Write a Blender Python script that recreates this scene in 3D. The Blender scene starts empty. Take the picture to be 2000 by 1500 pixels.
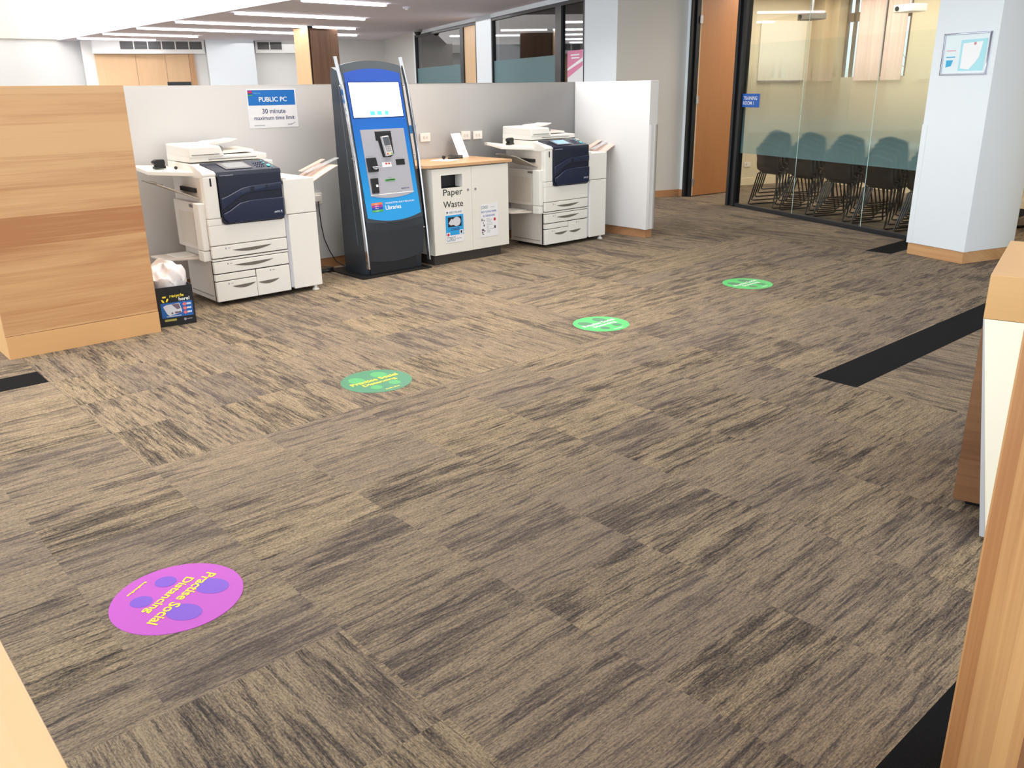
import bpy, bmesh, math, random
from mathutils import Matrix, Vector
random.seed(7)
PI = math.pi
C = bpy.context.scene.collection

# ------------------------------------------------------------------ helpers
def lin(c):
    return tuple((v/255/12.92 if v/255 <= .04045 else ((v/255+.055)/1.055)**2.4) for v in c) + (1.0,)

class MB:
    """collects shapes and links them as one mesh object"""
    def __init__(s): s.v = []; s.f = []; s.m = []; s.mi = 0
    def add(s, vs, fs):
        o = len(s.v); s.v += [tuple(p) for p in vs]
        for f in fs: s.f.append([i+o for i in f]); s.m.append(s.mi)
        return s
    def box(s, x0, x1, y0, y1, z0, z1):
        return s.add([(x0,y0,z0),(x1,y0,z0),(x1,y1,z0),(x0,y1,z0),(x0,y0,z1),(x1,y0,z1),(x1,y1,z1),(x0,y1,z1)],
                     [(0,3,2,1),(4,5,6,7),(0,1,5,4),(1,2,6,5),(2,3,7,6),(3,0,4,7)])
    def hexa(s, p):
        return s.add(p, [(0,3,2,1),(4,5,6,7),(0,1,5,4),(1,2,6,5),(2,3,7,6),(3,0,4,7)])
    def prism(s, pts, ax, a0, a1):
        """pts 2D polygon; ax 'x': (y,z) along x; 'y': (x,z); 'z': (x,y)"""
        def mk(p, a): return {'x': (a,p[0],p[1]), 'y': (p[0],a,p[1]), 'z': (p[0],p[1],a)}[ax]
        n = len(pts); vs = [mk(p,a0) for p in pts]+[mk(p,a1) for p in pts]
        fs = [list(range(n))[::-1], list(range(n,2*n))]+[(i,(i+1)%n,(i+1)%n+n,i+n) for i in range(n)]
        return s.add(vs, fs)
    def cyl(s, p0, p1, r, n=16, r1=None):
        p0 = Vector(p0); p1 = Vector(p1); d = (p1-p0).normalized()
        a = d.orthogonal().normalized(); b = d.cross(a); r1 = r if r1 is None else r1
        vs = [p0+(a*math.cos(t)+b*math.sin(t))*r for t in [2*PI*i/n for i in range(n)]]
        vs += [p1+(a*math.cos(t)+b*math.sin(t))*r1 for t in [2*PI*i/n for i in range(n)]]
        return s.add(vs, [list(range(n))[::-1], list(range(n,2*n))]+[(i,(i+1)%n,(i+1)%n+n,i+n) for i in range(n)])
    def tube(s, pts, r, n=8):
        P = [Vector(p) for p in pts]; rings = []; prev = None
        for i, p in enumerate(P):
            t = ((P[min(i+1,len(P)-1)]-P[max(i-1,0)])).normalized()
            if prev is None: a = t.orthogonal().normalized()
            else:
                a = prev - t*prev.dot(t)
                a = a.normalized() if a.length > 1e-6 else t.orthogonal().normalized()
            prev = a; b = t.cross(a)
            rings.append([p+(a*math.cos(2*PI*k/n)+b*math.sin(2*PI*k/n))*r for k in range(n)])
        vs = [q for g in rings for q in g]; fs = []
        for i in range(len(P)-1):
            for k in range(n): fs.append((i*n+k, i*n+(k+1)%n, (i+1)*n+(k+1)%n, (i+1)*n+k))
        fs.append(list(range(n))[::-1]); fs.append([len(vs)-n+k for k in range(n)])
        return s.add(vs, fs)
    def grid(s, fn, nu, nv):
        vs = [fn(i/nu, j/nv) for j in range(nv+1) for i in range(nu+1)]
        fs = [(j*(nu+1)+i, j*(nu+1)+i+1, (j+1)*(nu+1)+i+1, (j+1)*(nu+1)+i) for j in range(nv) for i in range(nu)]
        return s.add(vs, fs)
    def poly(s, pts): return s.add(pts, [list(range(len(pts)))])
    def sphere(s, c, r, nu=16, nv=10, sz=1.0, half=False):
        vs = []; fs = []
        for j in range(nv+1):
            th = PI*j/nv*(.5 if half else 1)
            for i in range(nu):
                ph = 2*PI*i/nu
                vs.append((c[0]+r*math.sin(th)*math.cos(ph), c[1]+r*math.sin(th)*math.sin(ph), c[2]-r*sz*math.cos(th)))
        for j in range(nv):
            for i in range(nu): fs.append((j*nu+i, (j+1)*nu+i, (j+1)*nu+(i+1)%nu, j*nu+(i+1)%nu))
        return s.add(vs, fs)
    def build(s, name, mat, parent=None, bevel=0, smooth=False, loc=None, rot=0, seg=2):
        me = bpy.data.meshes.new(name); me.from_pydata(s.v, [], s.f)
        mats = mat if isinstance(mat, (list, tuple)) else [mat]
        for m in mats: me.materials.append(m)
        if len(mats) > 1:
            for p, mi in zip(me.polygons, s.m): p.material_index = mi
        bm = bmesh.new(); bm.from_mesh(me)
        bmesh.ops.remove_doubles(bm, verts=bm.verts, dist=1e-6)
        bmesh.ops.recalc_face_normals(bm, faces=bm.faces); bm.to_mesh(me); bm.free()
        if smooth:
            for p in me.polygons: p.use_smooth = True
        o = bpy.data.objects.new(name, me); C.objects.link(o)
        if parent: o.parent = parent
        if loc is not None: o.location = loc
        if rot: o.rotation_euler = (0,0,rot)
        if bevel:
            b = o.modifiers.new('bevel', 'BEVEL'); b.width = bevel; b.segments = seg; b.limit_method = 'ANGLE'; b.angle_limit = .6
            b.harden_normals = False
            for p in me.polygons: p.use_smooth = True
            try:
                w = o.modifiers.new('wn', 'WEIGHTED_NORMAL'); w.keep_sharp = True
            except Exception: pass
        return o

def tag(o, label=None, cat=None, group=None, kind=None):
    if label: o['label'] = label
    if cat: o['category'] = cat
    if group: o['group'] = group
    if kind: o['kind'] = kind
    return o
def thing(name, label, cat, loc=(0,0,0), rot=0, group=None):
    o = bpy.data.objects.new(name, None); C.objects.link(o); o.location = loc; o.rotation_euler = (0,0,rot)
    o.empty_display_size = .1
    return tag(o, label, cat, group)
def dup(root, loc, rot, label, group=None):
    r = root.copy(); C.objects.link(r); r.location = loc; r.rotation_euler = (0,0,rot)
    r['label'] = label
    if group: r['group'] = group
    for ch in list(root.children):
        c = ch.copy(); C.objects.link(c); c.parent = r
        for g in list(ch.children):
            q = g.copy(); C.objects.link(q); q.parent = c
    return r

_tc = {}
def textmesh(st, bold):
    k = (st, bold)
    if k in _tc: return _tc[k]
    cu = bpy.data.curves.new('lettering', 'FONT'); cu.body = st; cu.size = 1; cu.offset = bold; cu.resolution_u = 3
    ob = bpy.data.objects.new('lettering', cu); C.objects.link(ob)
    dg = bpy.context.evaluated_depsgraph_get(); dg.update()
    me = bpy.data.meshes.new_from_object(ob.evaluated_get(dg))
    vs = [tuple(v.co) for v in me.vertices]; fs = [list(p.vertices) for p in me.polygons]
    bpy.data.objects.remove(ob); bpy.data.curves.remove(cu); bpy.data.meshes.remove(me)
    x0 = min(v[0] for v in vs); x1 = max(v[0] for v in vs); y0 = min(v[1] for v in vs); y1 = max(v[1] for v in vs)
    vs = [((v[0]-x0)/(x1-x0), (v[1]-y0)/(y1-y0)) for v in vs]
    _tc[k] = (vs, fs); return _tc[k]
def text(mb, st, P, U, V, w, h, bold=.0):
    """lettering fitted in the w x h box whose lower left corner is P"""
    vs, fs = textmesh(st, bold); P = Vector(P); U = Vector(U); V = Vector(V)
    return mb.add([P+U*(x*w)+V*(y*h) for x, y in vs], fs)
def quad(mb, P, U, V, w, h):
    P = Vector(P); U = Vector(U); V = Vector(V)
    return mb.poly([P, P+U*w, P+U*w+V*h, P+V*h])
def disc(mb, c, U, V, ru, rv, n=40, p=2.0):
    c = Vector(c); U = Vector(U); V = Vector(V)
    return mb.poly([c+U*(ru*math.cos(t))+V*(rv*math.sin(t)) for t in [2*PI*i/n for i in range(n)]])
X = (1,0,0); Y = (0,1,0); Z = (0,0,1)

# ------------------------------------------------------------------ materials
def nt(name):
    m = bpy.data.materials.new(name); m.use_nodes = True; t = m.node_tree
    return m, t, t.nodes['Principled BSDF']
def mat(name, c, rough=.5, metal=0, var=.03, vs=6, emit=0, bump=0, bs=200, spec=.5, coat=0, alpha=1):
    m, t, b = nt(name); col = lin(c)
    b.inputs['Roughness'].default_value = rough; b.inputs['Metallic'].default_value = metal
    b.inputs['Specular IOR Level'].default_value = spec; b.inputs['Coat Weight'].default_value = coat
    tc = t.nodes.new('ShaderNodeTexCoord')
    n = t.nodes.new('ShaderNodeTexNoise'); n.inputs['Scale'].default_value = vs; n.inputs['Detail'].default_value = 4
    t.links.new(tc.outputs['Object'], n.inputs['Vector'])
    mx = t.nodes.new('ShaderNodeMix'); mx.data_type = 'RGBA'
    mx.inputs[6].default_value = tuple(max(0, v*(1-var)) for v in col[:3])+(1,); mx.inputs[7].default_value = tuple(min(1, v*(1+var)) for v in col[:3])+(1,)
    t.links.new(n.outputs['Fac'], mx.inputs[0]); t.links.new(mx.outputs[2], b.inputs['Base Color'])
    if bump:
        n2 = t.nodes.new('ShaderNodeTexNoise'); n2.inputs['Scale'].default_value = bs
        bp = t.nodes.new('ShaderNodeBump'); bp.inputs['Strength'].default_value = bump; bp.inputs['Distance'].default_value = .002
        t.links.new(tc.outputs['Object'], n2.inputs['Vector']); t.links.new(n2.outputs['Fac'], bp.inputs['Height']); t.links.new(bp.outputs['Normal'], b.inputs['Normal'])
    if emit:
        t.links.new(mx.outputs[2], b.inputs['Emission Color']); b.inputs['Emission Strength'].default_value = emit
    if alpha < 1: b.inputs['Alpha'].default_value = alpha
    return m

class NG:
    """tiny node-graph writer"""
    def __init__(s, t): s.t = t
    def m(s, op, a, b=None, c=None):
        n = s.t.nodes.new('ShaderNodeMath'); n.operation = op
        for i, v in enumerate((a, b, c)):
            if v is None: continue
            if isinstance(v, (int, float)): n.inputs[i].default_value = v
            else: s.t.links.new(v, n.inputs[i])
        return n.outputs[0]
    def xyz(s, x, y, z=0):
        n = s.t.nodes.new('ShaderNodeCombineXYZ')
        for i, v in enumerate((x, y, z)):
            if isinstance(v, (int, float)): n.inputs[i].default_value = v
            else: s.t.links.new(v, n.inputs[i])
        return n.outputs[0]
    def noise(s, v, sc=1, det=2, rough=.5, dist=0):
        n = s.t.nodes.new('ShaderNodeTexNoise'); n.inputs['Scale'].default_value = sc; n.inputs['Detail'].default_value = det
        n.inputs['Roughness'].default_value = rough; n.inputs['Distortion'].default_value = dist
        s.t.links.new(v, n.inputs['Vector']); return n.outputs['Fac']
    def white(s, v):
        n = s.t.nodes.new('ShaderNodeTexWhiteNoise'); n.noise_dimensions = '3D'; s.t.links.new(v, n.inputs['Vector']); return n.outputs['Value']
    def ramp(s, f, stops, interp='LINEAR'):
        n = s.t.nodes.new('ShaderNodeValToRGB'); n.color_ramp.interpolation = interp
        while len(n.color_ramp.elements) < len(stops): n.color_ramp.elements.new(.5)
        for e, (p, c) in zip(n.color_ramp.elements, stops): e.position = p; e.color = c
        s.t.links.new(f, n.inputs[0]); return n.outputs[0]
    def mix(s, f, a, b):
        n = s.t.nodes.new('ShaderNodeMix'); n.data_type = 'RGBA'
        for i, v in ((0, f), (6, a), (7, b)):
            if isinstance(v, (int, float)): n.inputs[i].default_value = v
            elif isinstance(v, tuple): n.inputs[i].default_value = v
            else: s.t.links.new(v, n.inputs[i])
        return n.outputs[2]
    def sstep(s, v, a, b):
        n = s.t.nodes.new('ShaderNodeMapRange'); n.interpolation_type = 'SMOOTHSTEP'
        n.inputs['From Min'].default_value = a; n.inputs['From Max'].default_value = b
        s.t.links.new(v, n.inputs['Value']); return n.outputs[0]

def wood(name, light, dark, ax='x', band=.12, rough=.42, fine=1.0, contrast=1.0, coat=.15, boff=.03):
    """timber veneer: grain runs along ax, boards of the given width side by side across it"""
    m, t, b = nt(name); g = NG(t)
    tc = t.nodes.new('ShaderNodeTexCoord'); sp = t.nodes.new('ShaderNodeSeparateXYZ'); t.links.new(tc.outputs['Object'], sp.inputs[0])
    x, y, z = sp.outputs
    al, ac, ot = {'x': (x, z, y), 'z': (z, x, y), 'y': (y, x, z)}[ax]
    acr = g.m('ADD', ac, g.m('MULTIPLY', ot, .6))
    v = g.xyz(g.m('MULTIPLY', al, .9), g.m('MULTIPLY', acr, 9), g.m('MULTIPLY', ot, 2))
    n1 = g.noise(v, 1.0, 3, .55, .6)
    v2 = g.xyz(g.m('MULTIPLY', al, 3), g.m('MULTIPLY', acr, 110*fine), ot)
    n2 = g.noise(v2, 1.0, 4, .6, .3)
    v3 = g.xyz(g.m('MULTIPLY', al, .6), g.m('MULTIPLY', acr, 28*fine), g.m('ADD', ot, 7.3))
    n3 = g.noise(v3, 1.0, 2, .5, 1.2)
    bd = g.white(g.xyz(g.m('FLOOR', g.m('DIVIDE', g.m('ADD', ac, boff), band)), 3.3, 0))
    f = g.m('ADD', g.m('ADD', g.m('MULTIPLY', n1, .5), g.m('MULTIPLY', n2, .22)), g.m('MULTIPLY', n3, .35))
    f = g.m('ADD', f, g.m('MULTIPLY', g.m('SUBTRACT', bd, .5), .28*contrast))
    bd2 = g.white(g.xyz(g.m('FLOOR', g.m('DIVIDE', g.m('ADD', ac, boff), band)), 9.1, 1))
    D = lin(dark); L = lin(light); M = tuple((a*.45+c*.55) for a, c in zip(D[:3], L[:3]))
    lo = .5-.28/contrast*.9; hi = .5+.28/contrast
    col = g.ramp(f, [(max(0,lo), D), (.5, M+(1,)), (min(1,hi), L)])
    red = tuple(v*q for v, q in zip(M, (.92,.72,.55)))+(1,)
    col = g.mix(g.m('MULTIPLY', g.sstep(bd2, .55, .95), .38*min(1, contrast)), col, g.mix(.5, col, red))
    t.links.new(col, b.inputs['Base Color']); b.inputs['Roughness'].default_value = rough; b.inputs['Coat Weight'].default_value = coat
    b.inputs['Coat Roughness'].default_value = .25
    bp = t.nodes.new('ShaderNodeBump'); bp.inputs['Strength'].default_value = .08; bp.inputs['Distance'].default_value = .001
    t.links.new(n2, bp.inputs['Height']); t.links.new(bp.outputs[0], b.inputs['Normal'])
    return m

def carpet():
    m, t, b = nt('carpet planks'); g = NG(t)
    tc = t.nodes.new('ShaderNodeTexCoord'); sp = t.nodes.new('ShaderNodeSeparateXYZ'); t.links.new(tc.outputs['Object'], sp.inputs[0])
    x, y, z = sp.outputs
    def inside(x0, x1, y0, y1):
        a = g.m('MULTIPLY', g.m('GREATER_THAN', x, x0), g.m('LESS_THAN', x, x1))
        c = g.m('MULTIPLY', g.m('GREATER_THAN', y, y0), g.m('LESS_THAN', y, y1))
        return g.m('MULTIPLY', a, c)
    reg = [(1.0, 4.0, 3.39, 9), (4.0, 40, 4.86, 40), (-20, .985, -6, 1.877), (4.0, 7.0, -6, 1.877), (7.62, 40, 3.66, 5.0)]
    k = inside(*reg[0])
    for r in reg[1:]: k = g.m('MAXIMUM', k, inside(*r))
    inv = g.m('SUBTRACT', 1, k)
    # u runs along the pile streaks, v across
    u = g.m('ADD', g.m('MULTIPLY', x, inv), g.m('MULTIPLY', y, k))
    yo = g.m('SUBTRACT', y, .1095)
    v = g.m('ADD', g.m('MULTIPLY', yo, inv), g.m('MULTIPLY', x, k))
    uo = g.m('ADD', u, g.m('MULTIPLY', k, .11))
    iv = g.m('FLOOR', g.m('DIVIDE', v, .2525))
    off = g.m('MULTIPLY', g.white(g.xyz(iv, 1.7, 0)), 0)
    iu = g.m('FLOOR', g.m('DIVIDE', g.m('ADD', uo, off), .5))
    r1 = g.white(g.xyz(iu, iv, k)); r2 = g.white(g.xyz(iu, iv, g.m('ADD', k, 5.5)))
    ou = g.m('ADD', u, g.m('MULTIPLY', r1, 37)); ov = g.m('ADD', v, g.m('MULTIPLY', r2, 23))
    wob = g.noise(g.xyz(g.m('MULTIPLY', ou, 9), g.m('MULTIPLY', ov, 9), 0), 1, 2)
    ovw = g.m('ADD', ov, g.m('MULTIPLY', g.m('SUBTRACT', wob, .5), .022))
    s1 = g.noise(g.xyz(g.m('MULTIPLY', ou, 2.4), g.m('MULTIPLY', ovw, 16), r1), 1, 5, .68)      # ragged patches
    s2 = g.noise(g.xyz(g.m('MULTIPLY', ou, 5), g.m('MULTIPLY', ovw, 95), r2), 1, 3, .62)        # thin streaks
    s5 = g.noise(g.xyz(g.m('MULTIPLY', ou, 16), g.m('MULTIPLY', ov, 190), r1), 1, 2, .6)        # yarn rows
    s3 = g.noise(g.xyz(g.m('MULTIPLY', ou, 1.1), g.m('MULTIPLY', ov, 30), r1), 1, 2, .5)        # soft bands
    fine = g.noise(g.xyz(g.m('MULTIPLY', ou, 90), g.m('MULTIPLY', ov, 240), 0), 1, 2, .7)       # loop pile
    tile = g.m('MULTIPLY', g.m('SUBTRACT', r2, .5), .15)
    P = g.sstep(g.m('ADD', g.m('ADD', s1, tile), g.m('MULTIPLY', g.m('SUBTRACT', s2, .5), .35)), .46, .68)
    Lm = g.sstep(s2, .50, .66)
    f = g.m('SUBTRACT', .80, g.m('MULTIPLY', P, .36))
    f = g.m('SUBTRACT', f, g.m('MULTIPLY', Lm, .26))
    f = g.m('ADD', f, g.m('MULTIPLY', g.m('SUBTRACT', s3, .5), .45))
    f = g.m('ADD', f, g.m('MULTIPLY', g.m('SUBTRACT', s5, .5), .95))
    f = g.m('ADD', f, g.m('MULTIPLY', g.m('SUBTRACT', fine, .5), 1.45))
    col = g.ramp(f, [(0, lin((44,41,40))), (.28, lin((72,65,60))), (.5, lin((102,92,80))), (.74, lin((134,119,99))), (1, lin((168,150,124)))])
    hue = g.mix(g.m('MULTIPLY', r1, .62), col, g.mix(.6, col, lin((108,98,97))))
    # charcoal planks
    blk = inside(4.0, 20, 1.877, 2.118)
    for r in [(7.62, 20, 3.417, 3.657), (-20, 1.003, 4.90, 5.147), (.98, 20, .355, .602)]: blk = g.m('MAXIMUM', blk, inside(*r))
    dk = g.mix(fine, lin((14,14,16)), lin((28,28,30)))
    fin = g.mix(blk, hue, dk)
    t.links.new(fin, b.inputs['Base Color']); b.inputs['Roughness'].default_value = .95; b.inputs['Specular IOR Level'].default_value = .12
    h = g.m('ADD', g.m('MULTIPLY', fine, .6), g.m('MULTIPLY', s2, .8))
    bp = t.nodes.new('ShaderNodeBump'); bp.inputs['Strength'].default_value = .55; bp.inputs['Distance'].default_value = .004
    t.links.new(h, bp.inputs['Height']); t.links.new(bp.outputs[0], b.inputs['Normal'])
    return m

def glassmat(name, tint=(.93,.97,.96), gloss=1.0):
    m = bpy.data.materials.new(name); m.use_nodes = True; t = m.node_tree; t.nodes.clear()
    o = t.nodes.new('ShaderNodeOutputMaterial'); mx = t.nodes.new('ShaderNodeMixShader')
    tr = t.nodes.new('ShaderNodeBsdfTransparent'); tr.inputs[0].default_value = tint+(1,)
    gl = t.nodes.new('ShaderNodeBsdfGlossy'); gl.inputs['Roughness'].default_value = .02
    fr = t.nodes.new('ShaderNodeFresnel'); fr.inputs[0].default_value = 1.45
    ge = t.nodes.new('ShaderNodeNewGeometry')
    mu = t.nodes.new('ShaderNodeMath'); mu.operation = 'MULTIPLY'; mu.inputs[1].default_value = gloss
    bf = t.nodes.new('ShaderNodeMath'); bf.operation = 'SUBTRACT'; bf.inputs[0].default_value = 1; t.links.new(ge.outputs['Backfacing'], bf.inputs[1])
    m2 = t.nodes.new('ShaderNodeMath'); m2.operation = 'MULTIPLY'; t.links.new(fr.outputs[0], m2.inputs[0]); t.links.new(bf.outputs[0], m2.inputs[1])
    t.links.new(m2.outputs[0], mu.inputs[0]); mu.use_clamp = True
    t.links.new(mu.outputs[0], mx.inputs[0]); t.links.new(tr.outputs[0], mx.inputs[1]); t.links.new(gl.outputs[0], mx.inputs[2])
    t.links.new(mx.outputs[0], o.inputs[0]); return m

def filmmat(name, z0, z1, col, amount, blur, mx0=1.0, trtint=(1,1,1)):
    """frosted film on glass: dense at z0, fading out at z1 (object z)"""
    m = bpy.data.materials.new(name); m.use_nodes = True; t = m.node_tree; t.nodes.clear(); g = NG(t)
    o = t.nodes.new('ShaderNodeOutputMaterial')
    tc = t.nodes.new('ShaderNodeTexCoord'); sp = t.nodes.new('ShaderNodeSeparateXYZ'); t.links.new(tc.outputs['Object'], sp.inputs[0])
    f = g.m('SUBTRACT', 1, g.sstep(sp.outputs[2], z0, z1)); fa = g.m('SUBTRACT', 1, g.sstep(sp.outputs[2], z0-.15, z1-.35))
    tr = t.nodes.new('ShaderNodeBsdfTransparent'); tr.inputs[0].default_value = trtint+(1,)
    rf = t.nodes.new('ShaderNodeBsdfRefraction'); rf.inputs['IOR'].default_value = 1.35; rf.inputs['Color'].default_value = trtint+(1,)
    t.links.new(g.m('MULTIPLY', f, blur), rf.inputs['Roughness'])
    df = t.nodes.new('ShaderNodeBsdfDiffuse'); df.inputs[0].default_value = lin(col)
    a = t.nodes.new('ShaderNodeMixShader'); c = t.nodes.new('ShaderNodeMixShader')
    t.links.new(g.m('MULTIPLY', f, mx0), a.inputs[0]); t.links.new(tr.outputs[0], a.inputs[1]); t.links.new(rf.outputs[0], a.inputs[2])
    t.links.new(g.m('MULTIPLY', fa, amount), c.inputs[0]); t.links.new(a.outputs[0], c.inputs[1]); t.links.new(df.outputs[0], c.inputs[2])
    t.links.new(c.outputs[0], o.inputs[0]); return m

WALL = mat('wall paint', (229,228,228), .6, var=.015, vs=2, bump=.05, bs=300)
WALLC = mat('daylight-tinted wall paint', (234,242,247), .55, var=.015, vs=2)  # bluish cast of the daylight put into the wall colour
WALLG = mat('grey beige wall paint', (212,210,205), .6, var=.02, vs=2)
CEIL = mat('ceiling paint', (228,224,236), .8, var=.02, vs=1)
VOID = mat('bulkhead paint', (248,247,244), .8, var=.01, vs=1)
CREAM = mat('cream paint', (250,244,222), .8, var=.01, vs=1)
BEIGE = mat('training room paint', (226,214,186), .6, var=.02, vs=2)
BASE = wood('timber skirting', (196,150,108), (150,104,68), 'x', .3, .45)
MAPLE = wood('maple panel', (218,174,124), (176,120,76), 'x', .165, .4, contrast=1.5, boff=-.315)
MAPLEZ = wood('maple upright', (210,164,112), (162,110,68), 'z', .09, .4)
MAPLEN = wood('maple upright near', (208,160,106), (160,108,64), 'z', .016, .4, fine=2.0, contrast=1.3)
MAPLET = wood('maple top', (228,184,128), (205,156,98), 'x', .2, .35, contrast=.7)
MAPLEY = wood('pale maple top', (238,206,160), (222,184,134), 'y', .25, .35, contrast=.5)
MAPLE_SHADE = wood('shaded timber', (156,112,76), (112,74,48), 'x', .11, .45)  # darker copy of the maple, shade on desk and counter faces put into colour
WALNUTZ = wood('dark timber upright', (128,96,74), (92,66,50), 'z', .12, .45)
OAKZ = wood('oak veneer', (232,196,152), (208,168,122), 'z', .6, .45, contrast=.5)
DOORW = wood('door veneer', (178,124,78), (156,104,62), 'z', .5, .45, fine=1.5, contrast=.4)
BEECH = wood('beech laminate', (214,172,128), (194,148,104), 'x', .5, .35, contrast=.4)
BLACKM = mat('black powdercoat', (30,32,36), .4)
BLACKP = mat('black plastic', (20,21,24), .35)
SHELLP = mat('black chair shell', (10,11,13), .3)
CHAIRM = mat('black wire', (14,15,18), .25, metal=.3)
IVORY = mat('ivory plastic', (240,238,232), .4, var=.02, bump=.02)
IVORYD = mat('ivory plastic shaded', (214,206,197), .45, var=.03)  # darker copy of the ivory, side shading put into the colour
NAVY = mat('navy plastic', (17,26,50), .25, coat=.25)
NAVYL = mat('navy plastic raised', (24,36,66), .25, coat=.3)
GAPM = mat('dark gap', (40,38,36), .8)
SHAD = mat('recess plastic', (120,114,106), .6)
PINK = mat('pinkish output tray', (228,204,192), .4)
CLEAR = mat('clear plastic tray', (225,228,232), .15, alpha=.45)
SCRG = mat('printer screen', (150,152,156), .2)
SCRB = mat('lit printer screen', (150,185,215), .2, emit=.35)
TEAL = mat('teal key', (90,200,200), .3, emit=.4)
KDARK = mat('kiosk charcoal', (46,54,64), .35, coat=.2)
KMID = mat('kiosk grey', (84,92,100), .35)
CHROME = mat('chrome', (225,228,232), .12, metal=1, var=.01)
STEEL = mat('brushed steel', (176,176,178), .3, metal=.9)
SILV = mat('silver fascia', (176,176,186), .4, metal=.25)
SCRW = mat('lit kiosk screen', (250,252,255), .3, emit=2.2)
ICON = mat('screen icon cyan', (90,235,225), .3, emit=.9)
def bluegrad():
    m, t, b = nt('kiosk blue'); g = NG(t)
    tc = t.nodes.new('ShaderNodeTexCoord'); sp = t.nodes.new('ShaderNodeSeparateXYZ'); t.links.new(tc.outputs['Object'], sp.inputs[0])
    c = g.ramp(g.sstep(sp.outputs[2], .5, 1.65), [(0, lin((0,150,222))), (.55, lin((10,112,205))), (1, lin((36,84,188)))])
    t.links.new(c, b.inputs['Base Color']); b.inputs['Roughness'].default_value = .3; b.inputs['Coat Weight'].default_value = .2; return m
KBLUE = bluegrad()      # the printed fascia itself runs from sky blue to royal blue
WHITE = mat('white print', (248,250,252), .5, var=.005)
PAPER = mat('paper', (238,238,242), .6, var=.01)
PAPERB = mat('blue print', (16,112,196), .5, var=.02)
SKYB = mat('sky blue print', (40,160,226), .5, var=.02)
NAVYT = mat('navy print', (46,54,110), .6)
BLKT = mat('black print', (22,22,26), .6)
GREYT = mat('grey print', (150,150,160), .6)
REDT = mat('red print', (206,50,60), .6)
ORG = mat('orange print', (240,120,60), .5); MAG = mat('magenta print', (170,40,140), .5)
INDG = mat('indigo print', (36,60,170), .5); GRN = mat('green print', (70,170,80), .5)
YEL = mat('yellow print', (255,232,70), .5, var=.01)
TEALT = mat('teal print', (40,110,120), .5)
LAMPW = mat('lit diffuser', (250,248,255), .5, emit=14)
OUTL = mat('socket plastic', (240,236,230), .35)
CABW = mat('cabinet laminate', (234,232,224), .35, var=.01)
KICK = mat('kickboard', (56,50,46), .5)

# ------------------------------------------------------------------ rotated building frame
GA = math.atan2(-.938, -.346)
GO = Vector((9.4766, 6.4555, 0)); GD = Vector((-.346, -.938, 0)); GN = Vector((.938, -.346, 0))
def gp(s, p, z=0): return tuple(GO+GD*s+GN*p+Vector((0,0,z)))
def gbuild(mb, name, m, parent=None, **k):
    """mesh given in the rotated frame (x=s along the glass wall, y=into the training room)"""
    if parent: return mb.build(name, m, parent, **k)
    return mb.build(name, m, None, loc=tuple(GO), rot=GA, **k)
def ST(o): o['kind'] = 'structure'; return o

# floor
ST(MB().prism([(-9,-5),(8.51,-5),(21.4,30),(-9,30)], 'z', -.05, 0).build('floor', carpet()))

# low partition round the copiers
w = MB(); w.box(1.2, 6.885, 6.575, 6.70, .085, 1.515); w.box(6.76, 6.885, 5.56, 6.575, .085, 1.515)
ST(w.build('wall_partition', WALL, bevel=.003))
w = MB(); w.box(1.2, 6.775, 6.585, 6.69, 0, .085); w.box(6.775, 6.872, 5.572, 6.69, 0, .085)
ST(w.build('baseboard_partition', BASE))
w = MB()
w.box(6.7565, 6.76, 5.5565, 5.625, .085, 1.108); w.box(6.7565, 6.80, 5.5565, 5.56, .085, 1.108)
ST(w.build('trim_1', WALL, bevel=.001))
w = MB()
w.box(6.845, 6.8885, 5.5565, 5.56, .085, 1.108); w.box(6.885, 6.8885, 5.5565, 5.625, .085, 1.108)
ST(w.build('trim_2', WALL, bevel=.001))

# wall with the office windows (rotated frame, plane y=-1.06) and the corridor wall beside the door
s0 = -10.88
def sw(v): return s0+v*(9.75/9.606)
w = MB()
zf = 2.632; zt = 2.7
w.box(sw(-.10), sw(.02), -1.06, -.9, 0, zt)
w.box(sw(4.19), sw(4.98), -1.06, -.9, 0, zt)
w.box(sw(8.66), -1.1306, -1.06, -.9, 0, zt)
w.box(sw(.02), sw(8.66), -1.06, -.9, zf, zt)
w.box(sw(.02), sw(8.66), -1.06, -.9, 0, .3)
ST(gbuild(w, 'wall_office', WALLC))
w = MB(); w.box(-1.28, -1.13, -1.0598, .0, 0, 2.7); ST(gbuild(w, 'wall_corridor', WALLG))
w = MB(); w.box(-1.13, -1.03, -.012, .10, 0, 2.7); ST(gbuild(w, 'wall_door_jamb', WALLC))
w = MB(); w.box(-1.13, -1.115, -1.05, -.012, 0, .09); w.box(-1.115, -1.03, -.03, -.012, 0, .09); ST(gbuild(w, 'baseboard_corridor', BASE))
# far end walls
w = MB(); w.box(-14.28, -14.13, -2.95, -.9, 0, 2.7); w.box(-14.13, sw(-.10), -1.0, -.9, 0, 2.7)
ST(gbuild(w, 'wall_far_corner', WALLG))
PB = -6.35   # back wall of the far bay
def pb(v): return PB+v
w = MB(); w.box(-15.1, -14.95, pb(-1.9), pb(4.3), 0, 2.7); ST(gbuild(w, 'wall_back', VOID))
w = MB(); w.box(-14.95, -14.68, pb(-1.64), pb(.92), 2.39, 2.7); w.box(-14.95, -14.68, pb(2.15), pb(3.3), 2.41, 2.7)
ST(gbuild(w, 'trim_3', VOID))
w = MB(); w.box(7.2-13.2, 7.29, 23.7, 23.85, 0, 4.2); ST(w.build('wall_left_far', WALL))
w = MB(); w.box(-15.0, -14.3, pb(.94), pb(2.08), 0, 2.7); ST(gbuild(w, 'wall_white_pier', WALLC))
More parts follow.
